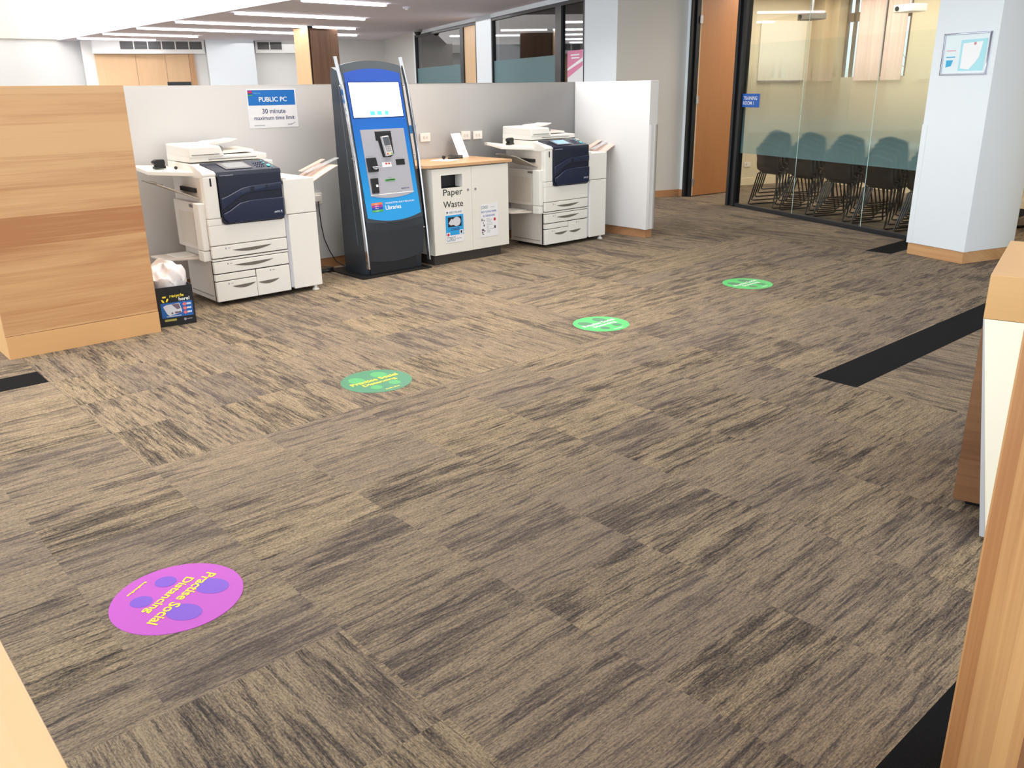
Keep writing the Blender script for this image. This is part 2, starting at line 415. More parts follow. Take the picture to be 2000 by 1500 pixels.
# timber lining in the far bay
t_ = thing('timber_wall_lining', 'pale timber wall lining in far bay with a dark slot', 'wall lining', gp(-14.9, pb(-.5)), GA)
def lb(x0, x1, y0, y1, z0, z1): # coordinates relative to that thing
    return MB().box(x0+14.9, x1+14.9, y0-pb(-.5), y1-pb(-.5), z0, z1)
for a, c_ in ((-1.63,-.72),(-.714,-.04),(-.034,.52)): lb(-14.95, -14.86, pb(a), pb(c_), 0, 2.385).build('panel', OAKZ, t_)
lb(-14.95, -14.80, pb(.525), pb(.65), 0, 2.385).build('end_panel', MAPLEZ, t_)
lb(-14.859, -14.85, pb(-.06), pb(.5), 1.55, 1.735).build('slot', BLACKP, t_)
def vent(a, b_, label):
    o = thing('ventilation_grille', label, 'vent', gp(-14.675, pb((a+b_)/2), 2.49), GA, 'ventilation grilles in the far bay')
    h = (b_-a)/2
    MB().box(-.004, .002, -h, h, 0, .18).build('backing', mat('grille backing', (70,74,78), .5), o)
    f = MB(); n = max(2, round((b_-a)/.34))
    for i in range(n+1): q = -h+(b_-a)*i/n; f.box(0, .012, q-.012, q+.012, 0, .18)
    f.box(0, .012, -h, h, -.012, 0); f.box(0, .012, -h, h, .18, .192)
    f.build('frame', IVORY, o)
    s_ = MB()
    for i in range(9): s_.box(.002, .008, -h, h, .012+i*.019, .018+i*.019)
    s_.build('slats', SHAD, o)
vent(-1.03, .87, 'long grey ventilation grille in the white fascia above timber lining')
vent(2.19, 2.82, 'short ventilation grille in the fascia between white pier and timber column')
# timber-clad column
cl = thing('timber_clad_column', 'tall timber-clad column behind the low white partition', 'column', (9.18, 16.36, 0))
MB().prism([(0,.02),(.70,.10),(.72,.5),(-.08,.42)], 'z', 0, 2.7).build('core', BLACKM, cl)
MB().prism([(-.012,.0),(-.115,.40),(-.10,.42),(.012,.02)], 'z', 0, 2.66).build('pale_face', OAKZ, cl)
MB().prism([(.035,-.01),(.50,.045),(.50,.07),(.035,.02)], 'z', 0, 2.66).build('dark_panel', WALNUTZ, cl)
MB().prism([(.505,.047),(.715,.075),(.715,.10),(.505,.072)], 'z', 0, 2.66).build('dark_panel', WALNUTZ, cl)

# ceiling beyond the light well, and the light well itself
w = MB(); w.prism([(6.487,-5),(8.51,-5),(21.4,30),(6.487,30)], 'z', 2.7, 2.8); w.box(-9, 6.487, 23.85, 30, 2.7, 2.8)
ST(w.build('ceiling', CEIL))
w = MB(); w.box(6.487, 6.6, -5, 23.7, 2.8, 4.2); ST(w.build('wall_light_well', VOID))
w = MB(); w.box(-9, 6.6, 23.6, 23.7, 2.72, 4.2); ST(w.build('wall_light_well_end', CREAM))
w = MB(); w.box(-9, 6.6, -5, 23.85, 4.2, 4.3); ST(w.build('ceiling_light_well', VOID))

# ------------------------------------------------------------------ lights on the ceiling
rows = [(11.75, 5.0, 7.95, 'first linear light on the ceiling, cut by the top of the picture'),
        (14.2, 6.66, 9.13, 'linear light above and before the timber column, second from the top'),
        (16.45, 6.56, 10.33, 'linear light that meets the top of the timber column'),
        (18.35, 6.53, 11.55, 'linear light passing behind the timber column, lower of the two'),
        (20.4, 6.5, 8.6, 'short linear light near the far grille, left of the white pier'),
        (22.2, 6.5, 8.3, 'farthest short linear light above the timber lining')]
for y, x0, x1, lab in rows:
    x0 = max(x0, 6.53)
    o = thing('linear_ceiling_light', lab, 'ceiling light', ((x0+x1)/2, y, 2.7), 0, 'linear lights in the main ceiling')
    h = (x1-x0)/2; r = .055
    pts = [(-h+r*math.cos(a), r*math.sin(a)) for a in [PI/2+PI*i/8 for i in range(9)]]
    pts = [(-h+r+r*math.cos(a), r*math.sin(a)) for a in [PI/2+PI*i/8 for i in range(9)]]+[(h-r+r*math.cos(a), r*math.sin(a)) for a in [-PI/2+PI*i/8 for i in range(9)]]
    MB().prism(pts, 'z', -.035, -.004).build('diffuser', LAMPW, o)
    MB().prism([(p[0]*1.004, p[1]*1.25) for p in pts], 'z', -.006, 0).build('housing', IVORY, o)
o = thing('security_camera', 'black dome security camera under the ceiling beside the office window', 'camera', (11.75, 16.2, 2.7))
MB().cyl((0,0,-.05), (0,0,0), .10, 24).build('base', mat('camera base', (150,148,146), .5), o)
MB().sphere((0,0,-.05), .075, 20, 10, half=True).build('dome', BLACKP, o, smooth=True)
o = thing('smoke_detector', 'small pale smoke detector on the grey ceiling', 'smoke detector', (8.5, 11.98, 2.7))
MB().cyl((0,0,-.03), (0,0,0), .06, 24, .07).build('base', CEIL, o); MB().cyl((0,0,-.045), (0,0,-.03), .03, 16).build('sensor', IVORY, o)

# ------------------------------------------------------------------ office windows
GLD = glassmat('office glass', (.45,.53,.54), 1.7)
FRO = mat('teal frosted film', (120,158,164), .45, alpha=.5)
def office_window(idx, a, b_, posts, panel):
    o = thing('window_%d' % idx, None, None, tuple(GO), GA); o['kind'] = 'structure'
    a = sw(a); b_ = sw(b_)
    f = MB(); y0, y1 = -1.065, -.97
    f.box(a, a+.05, y0, y1, .3, zf); f.box(b_-.03, b_, y0, y1, .3, zf); f.box(a, b_, y0, y1, zf-.05, zf); f.box(a, b_, y0, y1, .3, .35)
    for p0, p1 in posts: f.box(sw(p0), sw(p1), y0, y1, .35, zf-.05)
    f.build('window_frame', BLACKM, o)
    q = sw(panel[0]) if panel else b_-.03
    MB().box(a+.05, q, -1.03, -1.022, .35, zf-.05).build('glass', GLD, o)
    p_end = sw(posts[0][0])
    MB().box(a+.05, p_end, -1.034, -1.031, .35, 1.925).build('frosted_film', FRO, o)
    if panel: MB().box(sw(panel[0]), sw(panel[1]), -1.04, -1.0, .35, zf-.05).build('infill_panel', OAKZ, o)
office_window(1, .03, 4.19, [(3.26, 3.46)], (3.46, 4.17))
office_window(2, 5.0, 8.65, [(7.70, 7.91)], None)
# dim room behind those windows
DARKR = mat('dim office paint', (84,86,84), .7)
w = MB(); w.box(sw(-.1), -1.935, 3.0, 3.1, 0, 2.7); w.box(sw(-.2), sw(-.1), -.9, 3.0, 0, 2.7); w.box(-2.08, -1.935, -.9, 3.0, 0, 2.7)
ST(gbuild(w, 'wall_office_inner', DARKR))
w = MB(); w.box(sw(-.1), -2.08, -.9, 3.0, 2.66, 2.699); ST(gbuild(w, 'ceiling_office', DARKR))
o = thing('poster', 'pink and white poster behind the second office window', 'poster', gp(sw(8.42), -1.075, 1.45), GA)
MB().box(-.25, .25, -.006, 0, -.3, .51).build('sheet', PAPER, o)
f = MB()
f.add([(-.25,-.0075,.51),(.25,-.0075,.51),(.25,-.0075,.30),(-.25,-.0075,.14)], [(0,1,2,3)])
f.build('pink_banner', mat('pink print', (226,130,170), .5), o)
f = MB()
f.add([(-.25,-.0085,.24),(.25,-.0085,.36),(.25,-.0085,.41),(-.25,-.0085,.27)], [(0,1,2,3)])
for k, zz in enumerate((.44, .40)): f.box(-.14+.02*k, .14, -.0085, -.008, zz, zz+.018)
f.build('white_marks', WHITE, o)

# ------------------------------------------------------------------ glazed wall of the training room
gz = thing('window_3', None, None, tuple(GO), GA); gz['kind'] = 'structure'
f = MB(); f.box(.0, .05, -.035, .06, 0, 2.7); f.box(.05, .17, -.005, .05, 0, 2.7); f.box(.12, .17, -.035, .06, 0, 2.7)
f.box(.17, 3.4, -.02, .05, 0, .045)
f.build('window_frame', BLACKM, gz, bevel=.002)
GL = glassmat('clear glass', (.95,.97,.95), 1.6)
EDGE = mat('glass edge', (190,220,215), .2, emit=.15)
for a, c_ in ((.17, 1.249), (1.254, 2.345), (2.350, 3.4)): MB().box(a, c_, .010, .020, .045, 2.7).build('glass_pane', GL, gz)
MB().box(1.2485, 1.2545, .0085, .0095, .045, 2.7).build('glass_joint', EDGE, gz)
MB().box(2.3445, 2.3505, .0085, .0095, .045, 2.7).build('glass_joint', EDGE, gz)
FILM = filmmat('frosted gradient film', .80, 1.80, (150,190,200), .34, .17, 1.0, (.95,.98,.98))
MB().box(.171, 3.4, .0215, .0265, .66, 1.92).build('frosted_film', FILM, gz)
# door
dr = thing('door_1', None, None, tuple(GO), GA); dr['kind'] = 'structure'
f = MB(); f.box(-1.03, -.985, -.035, .10, 0, 2.7); f.box(-.985, -.955, .02, .10, 0, 2.7); f.build('door_frame', BLACKM, dr, bevel=.002)
la = math.radians(-6.5)-GA  # leaf direction in this frame
h0 = Vector((-.965, .07, 0)); ld = Vector((math.cos(la), math.sin(la), 0)); lnn = Vector((-ld.y, ld.x, 0))
def leafbox(a0, a1, b0, b1, z0, z1):
    P = [h0+ld*a+lnn*b_ for a, b_ in ((a0,b0),(a1,b0),(a1,b1),(a0,b1))]
    return MB().hexa([(p.x,p.y,z0) for p in P]+[(p.x,p.y,z1) for p in P])
leafbox(.012, .90, -.02, .02, .012, 2.69).build('door_leaf', DOORW, dr, bevel=.002)
leafbox(.0, .012, -.02, .02, .012, 2.69).build('door_edge', mat('pale door edging', (214,190,160), .5), dr)
for zz in (.20, 1.28, 2.28):
    f = MB(); p = h0+lnn*(-.024)+ld*(.008); f.cyl((p.x,p.y,zz-.05), (p.x,p.y,zz+.05), .012, 12)
    q = leafbox(-.02, .03, -.026, -.021, zz-.045, zz+.045); f.add(q.v, q.f); f.build('hinge', STEEL, dr)
sg = thing('room_sign', 'small blue TRAINING ROOM 1 sign on the glazed wall', 'sign', gp(.33, .004, 1.205), GA)
MB().box(-.175, .172, -.006, 0, 0, .156).build('plate', mat('blue sign', (30,104,204), .4), sg, bevel=.001)
f = MB(); text(f, 'TRAINING', (-.14,-.0068,.085), X, Z, .27, .042, .012); text(f, 'ROOM 1', (-.14,-.0068,.028), X, Z, .21, .042, .012)
f.build('lettering', WHITE, sg)

# training room shell
SR = -1.83
w = MB(); w.box(SR-.1, SR, .0, 3.0, 0, 2.7); ST(gbuild(w, 'wall_training_side', BEIGE))
w = MB(); w.box(SR-.1, -1.43, 2.9, 2.95, 0, 2.7); w.box(-1.43, -.2, 2.9, 2.95, 0, 1.55); w.box(-.2, 4.5, 2.9, 2.95, 0, 2.7)
ST(gbuild(w, 'wall_training_back', BEIGE))
w = MB(); w.box(4.4, 4.5, .05, 3.0, 0, 2.7); ST(gbuild(w, 'wall_training_right', BEIGE))
w = MB(); w.box(SR, 4.4, .06, 2.9, 2.685, 2.699); ST(gbuild(w, 'ceiling_training', BEIGE))
w = MB(); w.box(SR, SR+.014, .1, 2.9, .0, .105); w.box(SR, 4.4, 2.886, 2.9, 0, .105); ST(gbuild(w, 'baseboard_training', mat('cream skirting', (238,226,196), .5)))
w = MB(); w.box(SR, SR+.25, 2.6, 2.9, 0, 2.7); w.box(SR+.25, -1.43, 2.75, 2.9, 0, 2.7); ST(gbuild(w, 'wall_training_pier', mat('tan paint', (204,184,150), .6)))
wn = thing('window_4', None, None, tuple(GO), GA); wn['kind'] = 'structure'
f = MB(); f.box(-1.43, -1.40, 2.9, 2.94, 1.55, 2.7); f.box(-.23, -.2, 2.9, 2.94, 1.55, 2.7); f.box(-1.43, -.2, 2.9, 2.94, 2.31, 2.43)
f.box(-1.29, -1.25, 2.9, 2.94, 1.55, 2.7); f.box(-.66, -.61, 2.88, 2.94, 1.55, 2.7); f.build('window_frame', mat('bronze frame', (128,112,92), .4), wn)
MB().box(-1.43, -.2, 2.925, 2.935, 1.55, 2.7).build('glass', glassmat('outer glass'), wn)
# daylight and foliage beyond that window are lit by the sky; sheer curtains hang inside
cur = thing('curtain', 'pinkish sheer pleated curtains at the training room window', 'curtain', gp(-.65, 2.84, 0), GA)
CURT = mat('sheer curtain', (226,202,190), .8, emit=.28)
def pleat(x0, x1, zb, zt_):
    return MB().grid(lambda u, v: (x0+(x1-x0)*u, .018*math.sin(u*(x1-x0)*95)+.006*math.sin(u*61), zb+(zt_-zb)*v), 120, 2)
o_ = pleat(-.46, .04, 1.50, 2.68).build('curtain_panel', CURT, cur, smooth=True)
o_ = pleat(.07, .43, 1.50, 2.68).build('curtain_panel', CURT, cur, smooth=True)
pl = thing('leafy_plant', 'spiky green plant silhouetted outside the training room window', 'plant', gp(-.75, 3.6, 0), GA)
f = MB()
for i in range(46):
    a = random.uniform(0, 2*PI); L = random.uniform(.35, .75); el = random.uniform(.2, 1.3); z0 = random.uniform(1.1, 1.5)
    dx, dy, dz = math.cos(a)*math.cos(el), math.sin(a)*math.cos(el), math.sin(el)
    p = Vector((0,0,z0)); q = p+Vector((dx,dy,dz))*L; n_ = Vector((-dy,dx,0)).normalized()*.016
    mid = p.lerp(q,.5)+Vector((0,0,.05)); f.add([p, mid+n_, q, mid-n_], [(0,1,2,3)])
f.build('leaves', mat('leaf green', (96,112,70), .6), pl)
MB().cyl((0,0,0),(0,0,1.5),.04,10).build('trunk', WALNUTZ, pl)
# whiteboard on the side wall
wb = thing('whiteboard', 'large pale whiteboard on the training room side wall', 'whiteboard', gp(SR, 2.1, 1.52), GA)
MB().box(.0, .018, -.42, .40, 0, .83).build('board', mat('whiteboard', (240,236,222), .3), wb, bevel=.003)
MB().box(.018, .05, -.42, .40, -.02, .0).build('pen_tray', STEEL, wb)
# sockets on the side wall
for k, (p, zz) in enumerate(((1.62, .305), (1.43, .27))):
    so = thing('wall_socket', ('cream wall socket low on the training room side wall, right of the pair', 'cream wall socket low on the training room side wall, left beside the black frame')[k], 'wall socket', gp(SR, p, zz), GA)
    MB().box(0, .012, -.058, .058, -.037, .037).build('plate', OUTL, so, bevel=.003); MB().box(.012, .016, -.03, -.01, -.01, .02).build('switch', IVORYD, so)
# projector under the training ceiling, plus a grey box added for a glass reflection
for k, (s_, p_) in enumerate(((-1.0, 1.9), (.35, 2.3))):
    pj = thing('projector', ('grey projector-like box added for a reflection left of the glass joint', 'cream ceiling projector beside the white column')[k], 'projector', gp(s_, p_, 2.30), GA)
    MB().box(-.16, .16, -.12, .12, 0, .09).build('body', (SHAD, IVORY)[k], pj, bevel=.012); MB().cyl((0,0,.09),(0,0,.38),.018,12).build('mount', STEEL, pj)
    MB().cyl((-.09,-.12,.045),(-.09,-.135,.045),.028,16).build('lens', BLACKP, pj)
# table and its legs
tb = thing('training_table', 'dark-legged table behind the stacked chairs in the training room', 'table', gp(1.6, 1.75, 0), GA)
MB().box(-1.5, 1.5, -.35, .35, .70, .73).build('tabletop', mat('pale grey tabletop', (168,176,178), .4), tb, bevel=.004)
for sx in (-1.35, -.2, 1.35):
    MB().tube([(sx,-.28,.70),(sx,-.28,.03),(sx,-.25,.02),(sx,.25,.02),(sx,.28,.03),(sx,.28,.70)], .018).build('leg', CHAIRM, tb)

# ------------------------------------------------------------------ stacked chairs
prof = [(.47,.415),(.455,.432),(.40,.435),(.30,.42),(.20,.405),(.12,.41),(.07,.44),(.045,.50),(.03,.58),(.012,.66),(-.005,.73),(-.012,.752)]
def shell():
    n = len(prof)-1
    def fn(u, v):
        t = v*n; i = min(int(t), n-1); k = t-i
        y = prof[i][0]*(1-k)+prof[i+1][0]*k; z = prof[i][1]*(1-k)+prof[i+1][1]*k
        c = 2*u-1
        back = max(0, min(1, (t-5)/3))
        hw = .215-.03*back*(1 if t > n-.9 else .3) - (.05 if t > n-.6 else 0)
        hw -= .03 if t < .5 else 0
        y += back*.035*c*c; z += (1-back)*.022*abs(c)**3-(1-back)*.0
        z -= .03*(c*c)*(1 if t > n-1.2 else 0)
        return (c*hw, y, z)
    return MB().grid(fn, 12, 33)
def make_chair(label):
    t = thing('stacking_chair', label, 'chair', (0,0,0), GA, 'stacked black chairs in the training room')
    o = shell().build('seat_shell', SHELLP, t, smooth=True)
    sm = o.modifiers.new('thick', 'SOLIDIFY'); sm.thickness = .008
    for sx in (-1, 1):
        x_ = .238*sx; xt = .17*sx
        MB().tube([(xt,.10,.41),(xt+.03*sx,.085,.395),(x_,.015,.06),(x_,.0,.018),(x_,.03,.009),(x_,.41,.009),(x_,.445,.02),(x_,.435,.06),(xt+.03*sx,.37,.40),(xt,.36,.418)], .009).build('leg', CHAIRM, t)
    MB().tube([(-.17,.12,.406),(.17,.12,.406)], .006).build('seat_rail', CHAIRM, t)
    return t
place_w = ['nearest the black frame', 'crossed by the left glass joint', 'in the middle of the row', 'crossed by the right glass joint', 'nearest the white column']
lev = ['bottom', 'second lowest', 'middle', 'second highest', 'topmost']
first = None
for k in range(5):
    for j in range(5):
        lab = '%s black shell chair of the stack %s' % (lev[j], place_w[k])
        loc = gp(.36+.615*k, .24+.045*j, .045*j)
        if first is None: first = make_chair(lab); first.location = loc
        else: dup(first, loc, GA, lab)

# ------------------------------------------------------------------ white column with evacuation map
CA = math.radians(-107.0); CO = (7.75, 3.345, 0)
w = MB(); w.box(0, .587, .0, .62, .10, 2.7); o = ST(w.build('wall_column', WALLC, loc=CO, rot=CA, bevel=.003))
w = MB(); w.box(.008, .579, .008, .61, 0, .10); ST(w.build('baseboard_column', MAPLE, loc=CO, rot=CA))
w = MB(); w.box(-.004, .05, -.004, 0, .10, 1.118); w.box(-.004, 0, 0, .05, .10, 1.118); ST(w.build('trim_4', WALLC, loc=CO, rot=CA, bevel=.001))
w = MB(); w.box(.537, .591, -.004, 0, .10, 1.118); w.box(.587, .591, 0, .05, .10, 1.118); ST(w.build('trim_5', WALLC, loc=CO, rot=CA, bevel=.001))
ev = thing('evacuation_map', 'silver-framed evacuation map on the white column', 'framed map', tuple(Vector(CO)+Matrix.Rotation(CA,3,'Z')@Vector((.315,0,1.515))), CA)
FRM = mat('silver frame', (196,200,214), .3, metal=.6)
f = MB(); a, b_ = -.215, .215
f.box(a, b_, -.014, 0, 0, .012); f.box(a, b_, -.014, 0, .308, .32); f.box(a, a+.012, -.014, 0, 0, .32); f.box(b_-.012, b_, -.014, 0, 0, .32); f.build('frame', FRM, ev, bevel=.002)
MB().box(a+.012, b_-.012, -.004, 0, .012, .308).build('sheet', mat('pale map sheet', (232,246,250), .4), ev)
f = MB(); f.poly([(-.05,-.0048,.03),(.18,-.0048,.03),(.19,-.0048,.27),(-.05,-.0048,.265)]); f.build('map_field', mat('pale cyan print', (176,232,242), .5), ev)
f = MB(); f.poly([(-.03,-.0055,.05),(.05,-.0055,.04),(.10,-.0055,.09),(.13,-.0055,.13),(.15,-.0055,.25),(-.03,-.0055,.24)]); f.build('floor_plan', WHITE, ev)
f = MB(); f.poly([(-.17,-.0055,.06),(-.12,-.0055,.07),(-.105,-.0055,.115),(-.17,-.0055,.115)]); f.poly([(-.175,-.0055,.135),(-.09,-.0055,.135),(-.09,-.0055,.143),(-.175,-.0055,.143)]); f.build('site_plan', mat('blue print map', (60,176,220), .5), ev)
f = MB(); f.poly([(-.18,-.0055,.185),(-.09,-.0055,.185),(-.09,-.0055,.19),(-.18,-.0055,.19)]); disc(f, (.08,-.0058,.235), X, Z, .012, .012, 20); f.build('red_marks', mat('pale red print', (220,150,160), .5), ev)

# ------------------------------------------------------------------ timber screen at left
pn = thing('timber_screen', 'tall timber-faced screen with skirting beside the left copier', 'screen', (.947, 5.496, 0))
MB().box(0, .88, 0, .022, .137, 1.511).build('front_panel', MAPLE, pn, bevel=.001)
MB().box(0, .88, -.003, .022, 0, .134).build('skirting', wood('maple skirting', (226,178,124), (208,158,104), 'x', .5, .4, contrast=.3), pn, bevel=.001)
MB().box(.0, .022, .022, .60, 0, 1.511).build('side_panel', MAPLET, pn)
MB().box(.858, .88, .022, .60, 0, 1.511).build('side_panel', MAPLET, pn)
MB().box(.022, .858, .022, .60, 1.489, 1.511).build('top', MAPLET, pn)

# ------------------------------------------------------------------ timber reception furniture at right
ra = math.atan2(-.9665, .2566)
ds = thing('reception_desk', 'reception desk end with thick maple top and cream front panel', 'desk', (2.997, 1.006, 0), ra)
MB().box(0, 1.6, 0, .75, .713, .861).build('worktop', MAPLET, ds, bevel=.002)
MB().box(.0, 1.55, .035, .06, .03, .713).build('timber_front', MAPLE_SHADE, ds)
MB().box(.0, .025, .06, .70, .03, .713).build('end_panel', MAPLE_SHADE, ds)
MB().box(.04, 1.5, .08, .68, 0, .03).build('plinth', BLACKP, ds)
f = MB(); q = .022
f.hexa([(.130,-.20,.02),(1.6,-.20,.02),(1.6,-.20+q,.02),(.130,-.20+q,.02),(.004,0,.712),(1.6,0,.712),(1.6,q,.712),(.004,q,.712)])
f.build('cream_front', mat('cream laminate', (240,234,212), .4, var=.01), ds)
f = MB(); f.hexa([(.112,-.198,.02),(.1295,-.20,.02),(.1295,-.20+q,.02),(.112,-.198+q,.02),(.0,.001,.712),(.0035,.001,.712),(.0035,q,.712),(.0,q,.712)])
f.build('cream_front_edge', mat('grey edging', (178,178,180), .4), ds)

P1v = Vector((.9599,.2816,0)); 
nd = thing('reception_counter', 'nearest timber counter end at the right edge of the picture', 'counter', tuple(P1v), ra)
MB().box(0, .078, 0, .9, 0, 1.26).build('end_panel', MAPLEN, nd)
f = MB(); f.hexa([(.078,0,0),(.30,-.14,0),(.36,.9,0),(.078,.9,0),(.078,0,1.26),(.30,-.14,1.26),(.36,.9,1.26),(.078,.9,1.26)])
f.build('side_panel', MAPLE_SHADE, nd)
MB().box(-.005, .30, .005, .9, 1.26, 1.285).build('worktop', MAPLET, nd)

lc = thing('pale_counter', 'blond timber counter corner at the bottom left edge', 'counter', (-.4, .8, 0))
MB().box(-.6, .499, -.7, .7, .865, .90).build('worktop', MAPLEY, lc, bevel=.003)
MB().box(-.55, .42, -.65, .65, .08, .865).build('body', CABW, lc)
MB().box(-.52, .38, -.60, .60, 0, .08).build('plinth', KICK, lc)

# ------------------------------------------------------------------ copiers
def make_copier(label, loc, screen):
    t = thing('photocopier', label, 'photocopier', loc, 0, 'white photocopiers along the partition')
    W_ = .582
    # lower cabinet and engine body
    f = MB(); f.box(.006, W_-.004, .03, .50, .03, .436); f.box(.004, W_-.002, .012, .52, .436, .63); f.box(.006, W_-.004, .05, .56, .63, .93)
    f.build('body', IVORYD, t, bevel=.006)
    MB().box(0, W_, 0, .03, .437, .577).build('front_door', IVORY, t, bevel=.006)
    f = MB(); f.box(0, .098, 0, .06, .626, .914); f.build('left_front_cover', IVORY, t, bevel=.008)
    MB().box(.0, .099, .0, .03, .577, .622).build('front_door_side', IVORY, t, bevel=.004)
    MB().box(.046, .058, -.0015, .004, .848, .902).build('power_slot', BLACKP, t)
    # shoulder up to the scanner glass
    f = MB(); f.prism([(.001,.932),(.02,.945),(.15,.985),(.20,.992),(.60,1.0),(.60,.90),(.03,.90),(.001,.916)], 'x', 0, .50); f.prism([(.16,.985),(.60,1.0),(.60,.90),(.16,.90)], 'x', .50, W_+.03)
    f.build('scanner_base', IVORY, t, bevel=.004)
    # navy front cover with rounded lower corner
    r = .03; pts = [(.105+r-r*math.cos(a), .577+r-r*math.sin(a)) for a in [PI/2*i/6 for i in range(7)]]
    pts = [(.105,.918)]+pts+[(W_-r+r*math.sin(a), .572+r-r*math.cos(a)) for a in [PI/2*i/6 for i in range(7)]]+[(W_,.915)]
    nf = MB().prism(pts, 'y', -.006, .04).build('front_cover', NAVY, t, bevel=.004)
    up = [(.112,.70),(.16,.735),(.25,.785),(.34,.80),(W_-.02,.808),(W_-.02,.72),(.36,.715),(.28,.70),(.20,.655),(.135,.60),(.112,.62)]
    f = MB(); f.prism([(.11,.76),(.16,.775),(.27,.82),(.34,.832),(W_-.004,.842),(W_-.004,.79),(.35,.785),(.27,.77),(.17,.715),(.11,.68)], 'y', -.018, -.004)
    f.build('upper_ridge', NAVYL, nf, bevel=.006)
    f = MB(); f.prism([(.11,.655),(.16,.675),(.24,.72),(.33,.735),(W_-.004,.735),(W_-.004,.60),(.56,.582),(.15,.586),(.115,.62)], 'y', -.024, -.004)
    f.build('lower_door', NAVYL, nf, bevel=.008)
    f = MB(); f.box(.33, .36, -.0195, -.018, .792, .825); f.box(.45, .465, -.0195, -.018, .795, .828); f.build('latch', NAVY, nf)
    f = MB(); f.poly([(.490,-.0255,.627),(.560,-.0255,.627),(.560,-.0255,.629),(.490,-.0255,.629)]); f.poly([(.496,-.0255,.633),(.536,-.0255,.633),(.536,-.0255,.639),(.496,-.0255,.639)]); disc(f, (.550,-.0255,.637), X, Z, .006, .006, 16); f.build('badge', mat('pale badge', (190,200,215), .4), nf)
    MB().box(.30, .52, -.001, .03, .843, .868).build('exit_opening', BLACKP, nf)
    # control panel
    cp = MB().hexa([(.098,-.006,.905),(W_+.004,-.006,.905),(W_+.004,.16,.93),(.05,.16,.93),(.100,-.004,.938),(W_+.002,-.004,.938),(.525,.15,.996),(.05,.15,.996)]).build('control_panel', NAVY, t, bevel=.005)
    U = Vector((1,0,0)); V = Vector((0,.154,.058)).normalized(); N = Vector((0,-.058,.154)).normalized()
    O = Vector((.098,-.004,.938))+N*.0035
    def onp(u0, u1, v0, v1, sh=-.045):
        return [O+U*(u+sh*v/.165)+V*v for u, v in ((u0,v0),(u1,v0),(u1,v1),(u0,v1))]
    MB().poly(onp(.10,.30,.035,.14)).build('screen_bezel', mat('grey bezel', (120,118,122), .3), cp)
    MB().poly([p+N*.001 for p in onp(.125,.285,.05,.132)]).build('touch_screen', screen, cp)
    f = MB()
    for i in range(4):
        for j in range(3):
            c_ = O+U*(.33+i*.018)+V*(.05+j*.03); f.cyl(c_-N*.002, c_+N*.002, .005, 10)
    f.build('keypad', mat('slate key', (70,76,104), .4), cp)
    f = MB()
    for u_, v_, r_ in ((.42,.055,.014),(.405,.10,.006),(.435,.03,.005),(.40,.13,.005)):
        c_ = O+U*u_+V*v_; f.cyl(c_-N*.001, c_+N*.003, r_, 16)
    f.build('start_key', TEAL, cp)
    f = MB(); quad(f, (.12,-.0072,.913), X, Z, .10, .005); f.build('model_line', GREYT, cp)
    # drawers
    def drawer(x0, x1, z0, z1, hx0, hx1, hz, lx):
        d = MB().box(x0+.001, x1-.001, 0, .03, z0+.0035, z1-.0035).build('drawer', IVORY, t, bevel=.005)
        n = 12; top = []; bot = []
        for i in range(n+1):
            k = i/n; xx = hx0+(hx1-hx0)*k; top.append((xx, hz+.004+.006*k)); bot.append((xx, hz+.004+.006*k-.024*math.sin(PI*k)**.8))
        hm = mat_handle
        f = MB(); f.prism(top+bot[::-1][1:-1], 'y', -.0012, .001); f.build('handle', hm, d)
        f = MB(); quad(f, (lx,-.0014,z1-.03), X, Z, .008, .012); quad(f, (lx+.02,-.0014,z1-.026), X, Z, .018, .004); f.build('size_label', GREYT, d)
        return d
    drawer(0, W_, .344, .436, .15, .46, .392, .10)
    drawer(0, W_, .234, .326, .15, .46, .285, .10)
    MB().box(0, W_, .002, .03, .3285, .3415).build('drawer_rail', IVORY, t)
    MB().box(.001, .306, 0, .03, .184, .231).build('drawer_rail', IVORY, t, bevel=.003)
    drawer(0, .311, .03, .182, .12, .30, .132, .09)
    d2 = drawer(.311, W_, .03, .234, .320, .49, .132, .42)
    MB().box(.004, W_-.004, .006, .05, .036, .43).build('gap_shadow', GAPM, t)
    # document feeder
    f = MB(); f.prism([(.19,1.0),(.19,1.035),(.60,1.05),(.60,1.0)], 'x', 0, W_+.004); f.build('scanner_lid', IVORY, t, bevel=.006)
    fd = MB().hexa([(0,.18,1.03),(.26,.18,1.03),(.26,.60,1.04),(0,.60,1.04),(0,.19,1.105),(.235,.19,1.105),(.225,.60,1.118),(0,.60,1.118)]).build('document_feeder', IVORY, t, bevel=.012, seg=3)
    f = MB(); f.prism([(.20,1.108),(.26,1.125),(.40,1.13),(.45,1.138),(.46,1.133),(.40,1.115),(.27,1.10),(.24,1.075)], 'y', .38, .58)
    f.build('feed_tray', IVORY, fd, bevel=.004)
    f = MB(); f.cyl((.235,.20,1.08),(.245,.59,1.085),.026,16); f.build('feed_roller_cover', mat('grey roller cover', (150,148,148), .4), fd)
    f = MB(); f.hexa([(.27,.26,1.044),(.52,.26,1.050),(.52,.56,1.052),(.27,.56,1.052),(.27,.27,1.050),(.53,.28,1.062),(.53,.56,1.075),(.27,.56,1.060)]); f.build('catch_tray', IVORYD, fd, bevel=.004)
    f = MB(); f.box(.02, .22, .178, .186, 1.048, 1.052); f.build('feeder_seam', SHAD, fd)
    f = MB(); f.box(.14, .50, .186, .1905, 1.014, 1.018); f.build('lid_grip', SHAD, t)
    # left shelf
    s_ = [(.01,.14,.938),(-.24,.34,.951),(-.285,.50,.985),(-.20,.64,.975),(.01,.64,.955)]
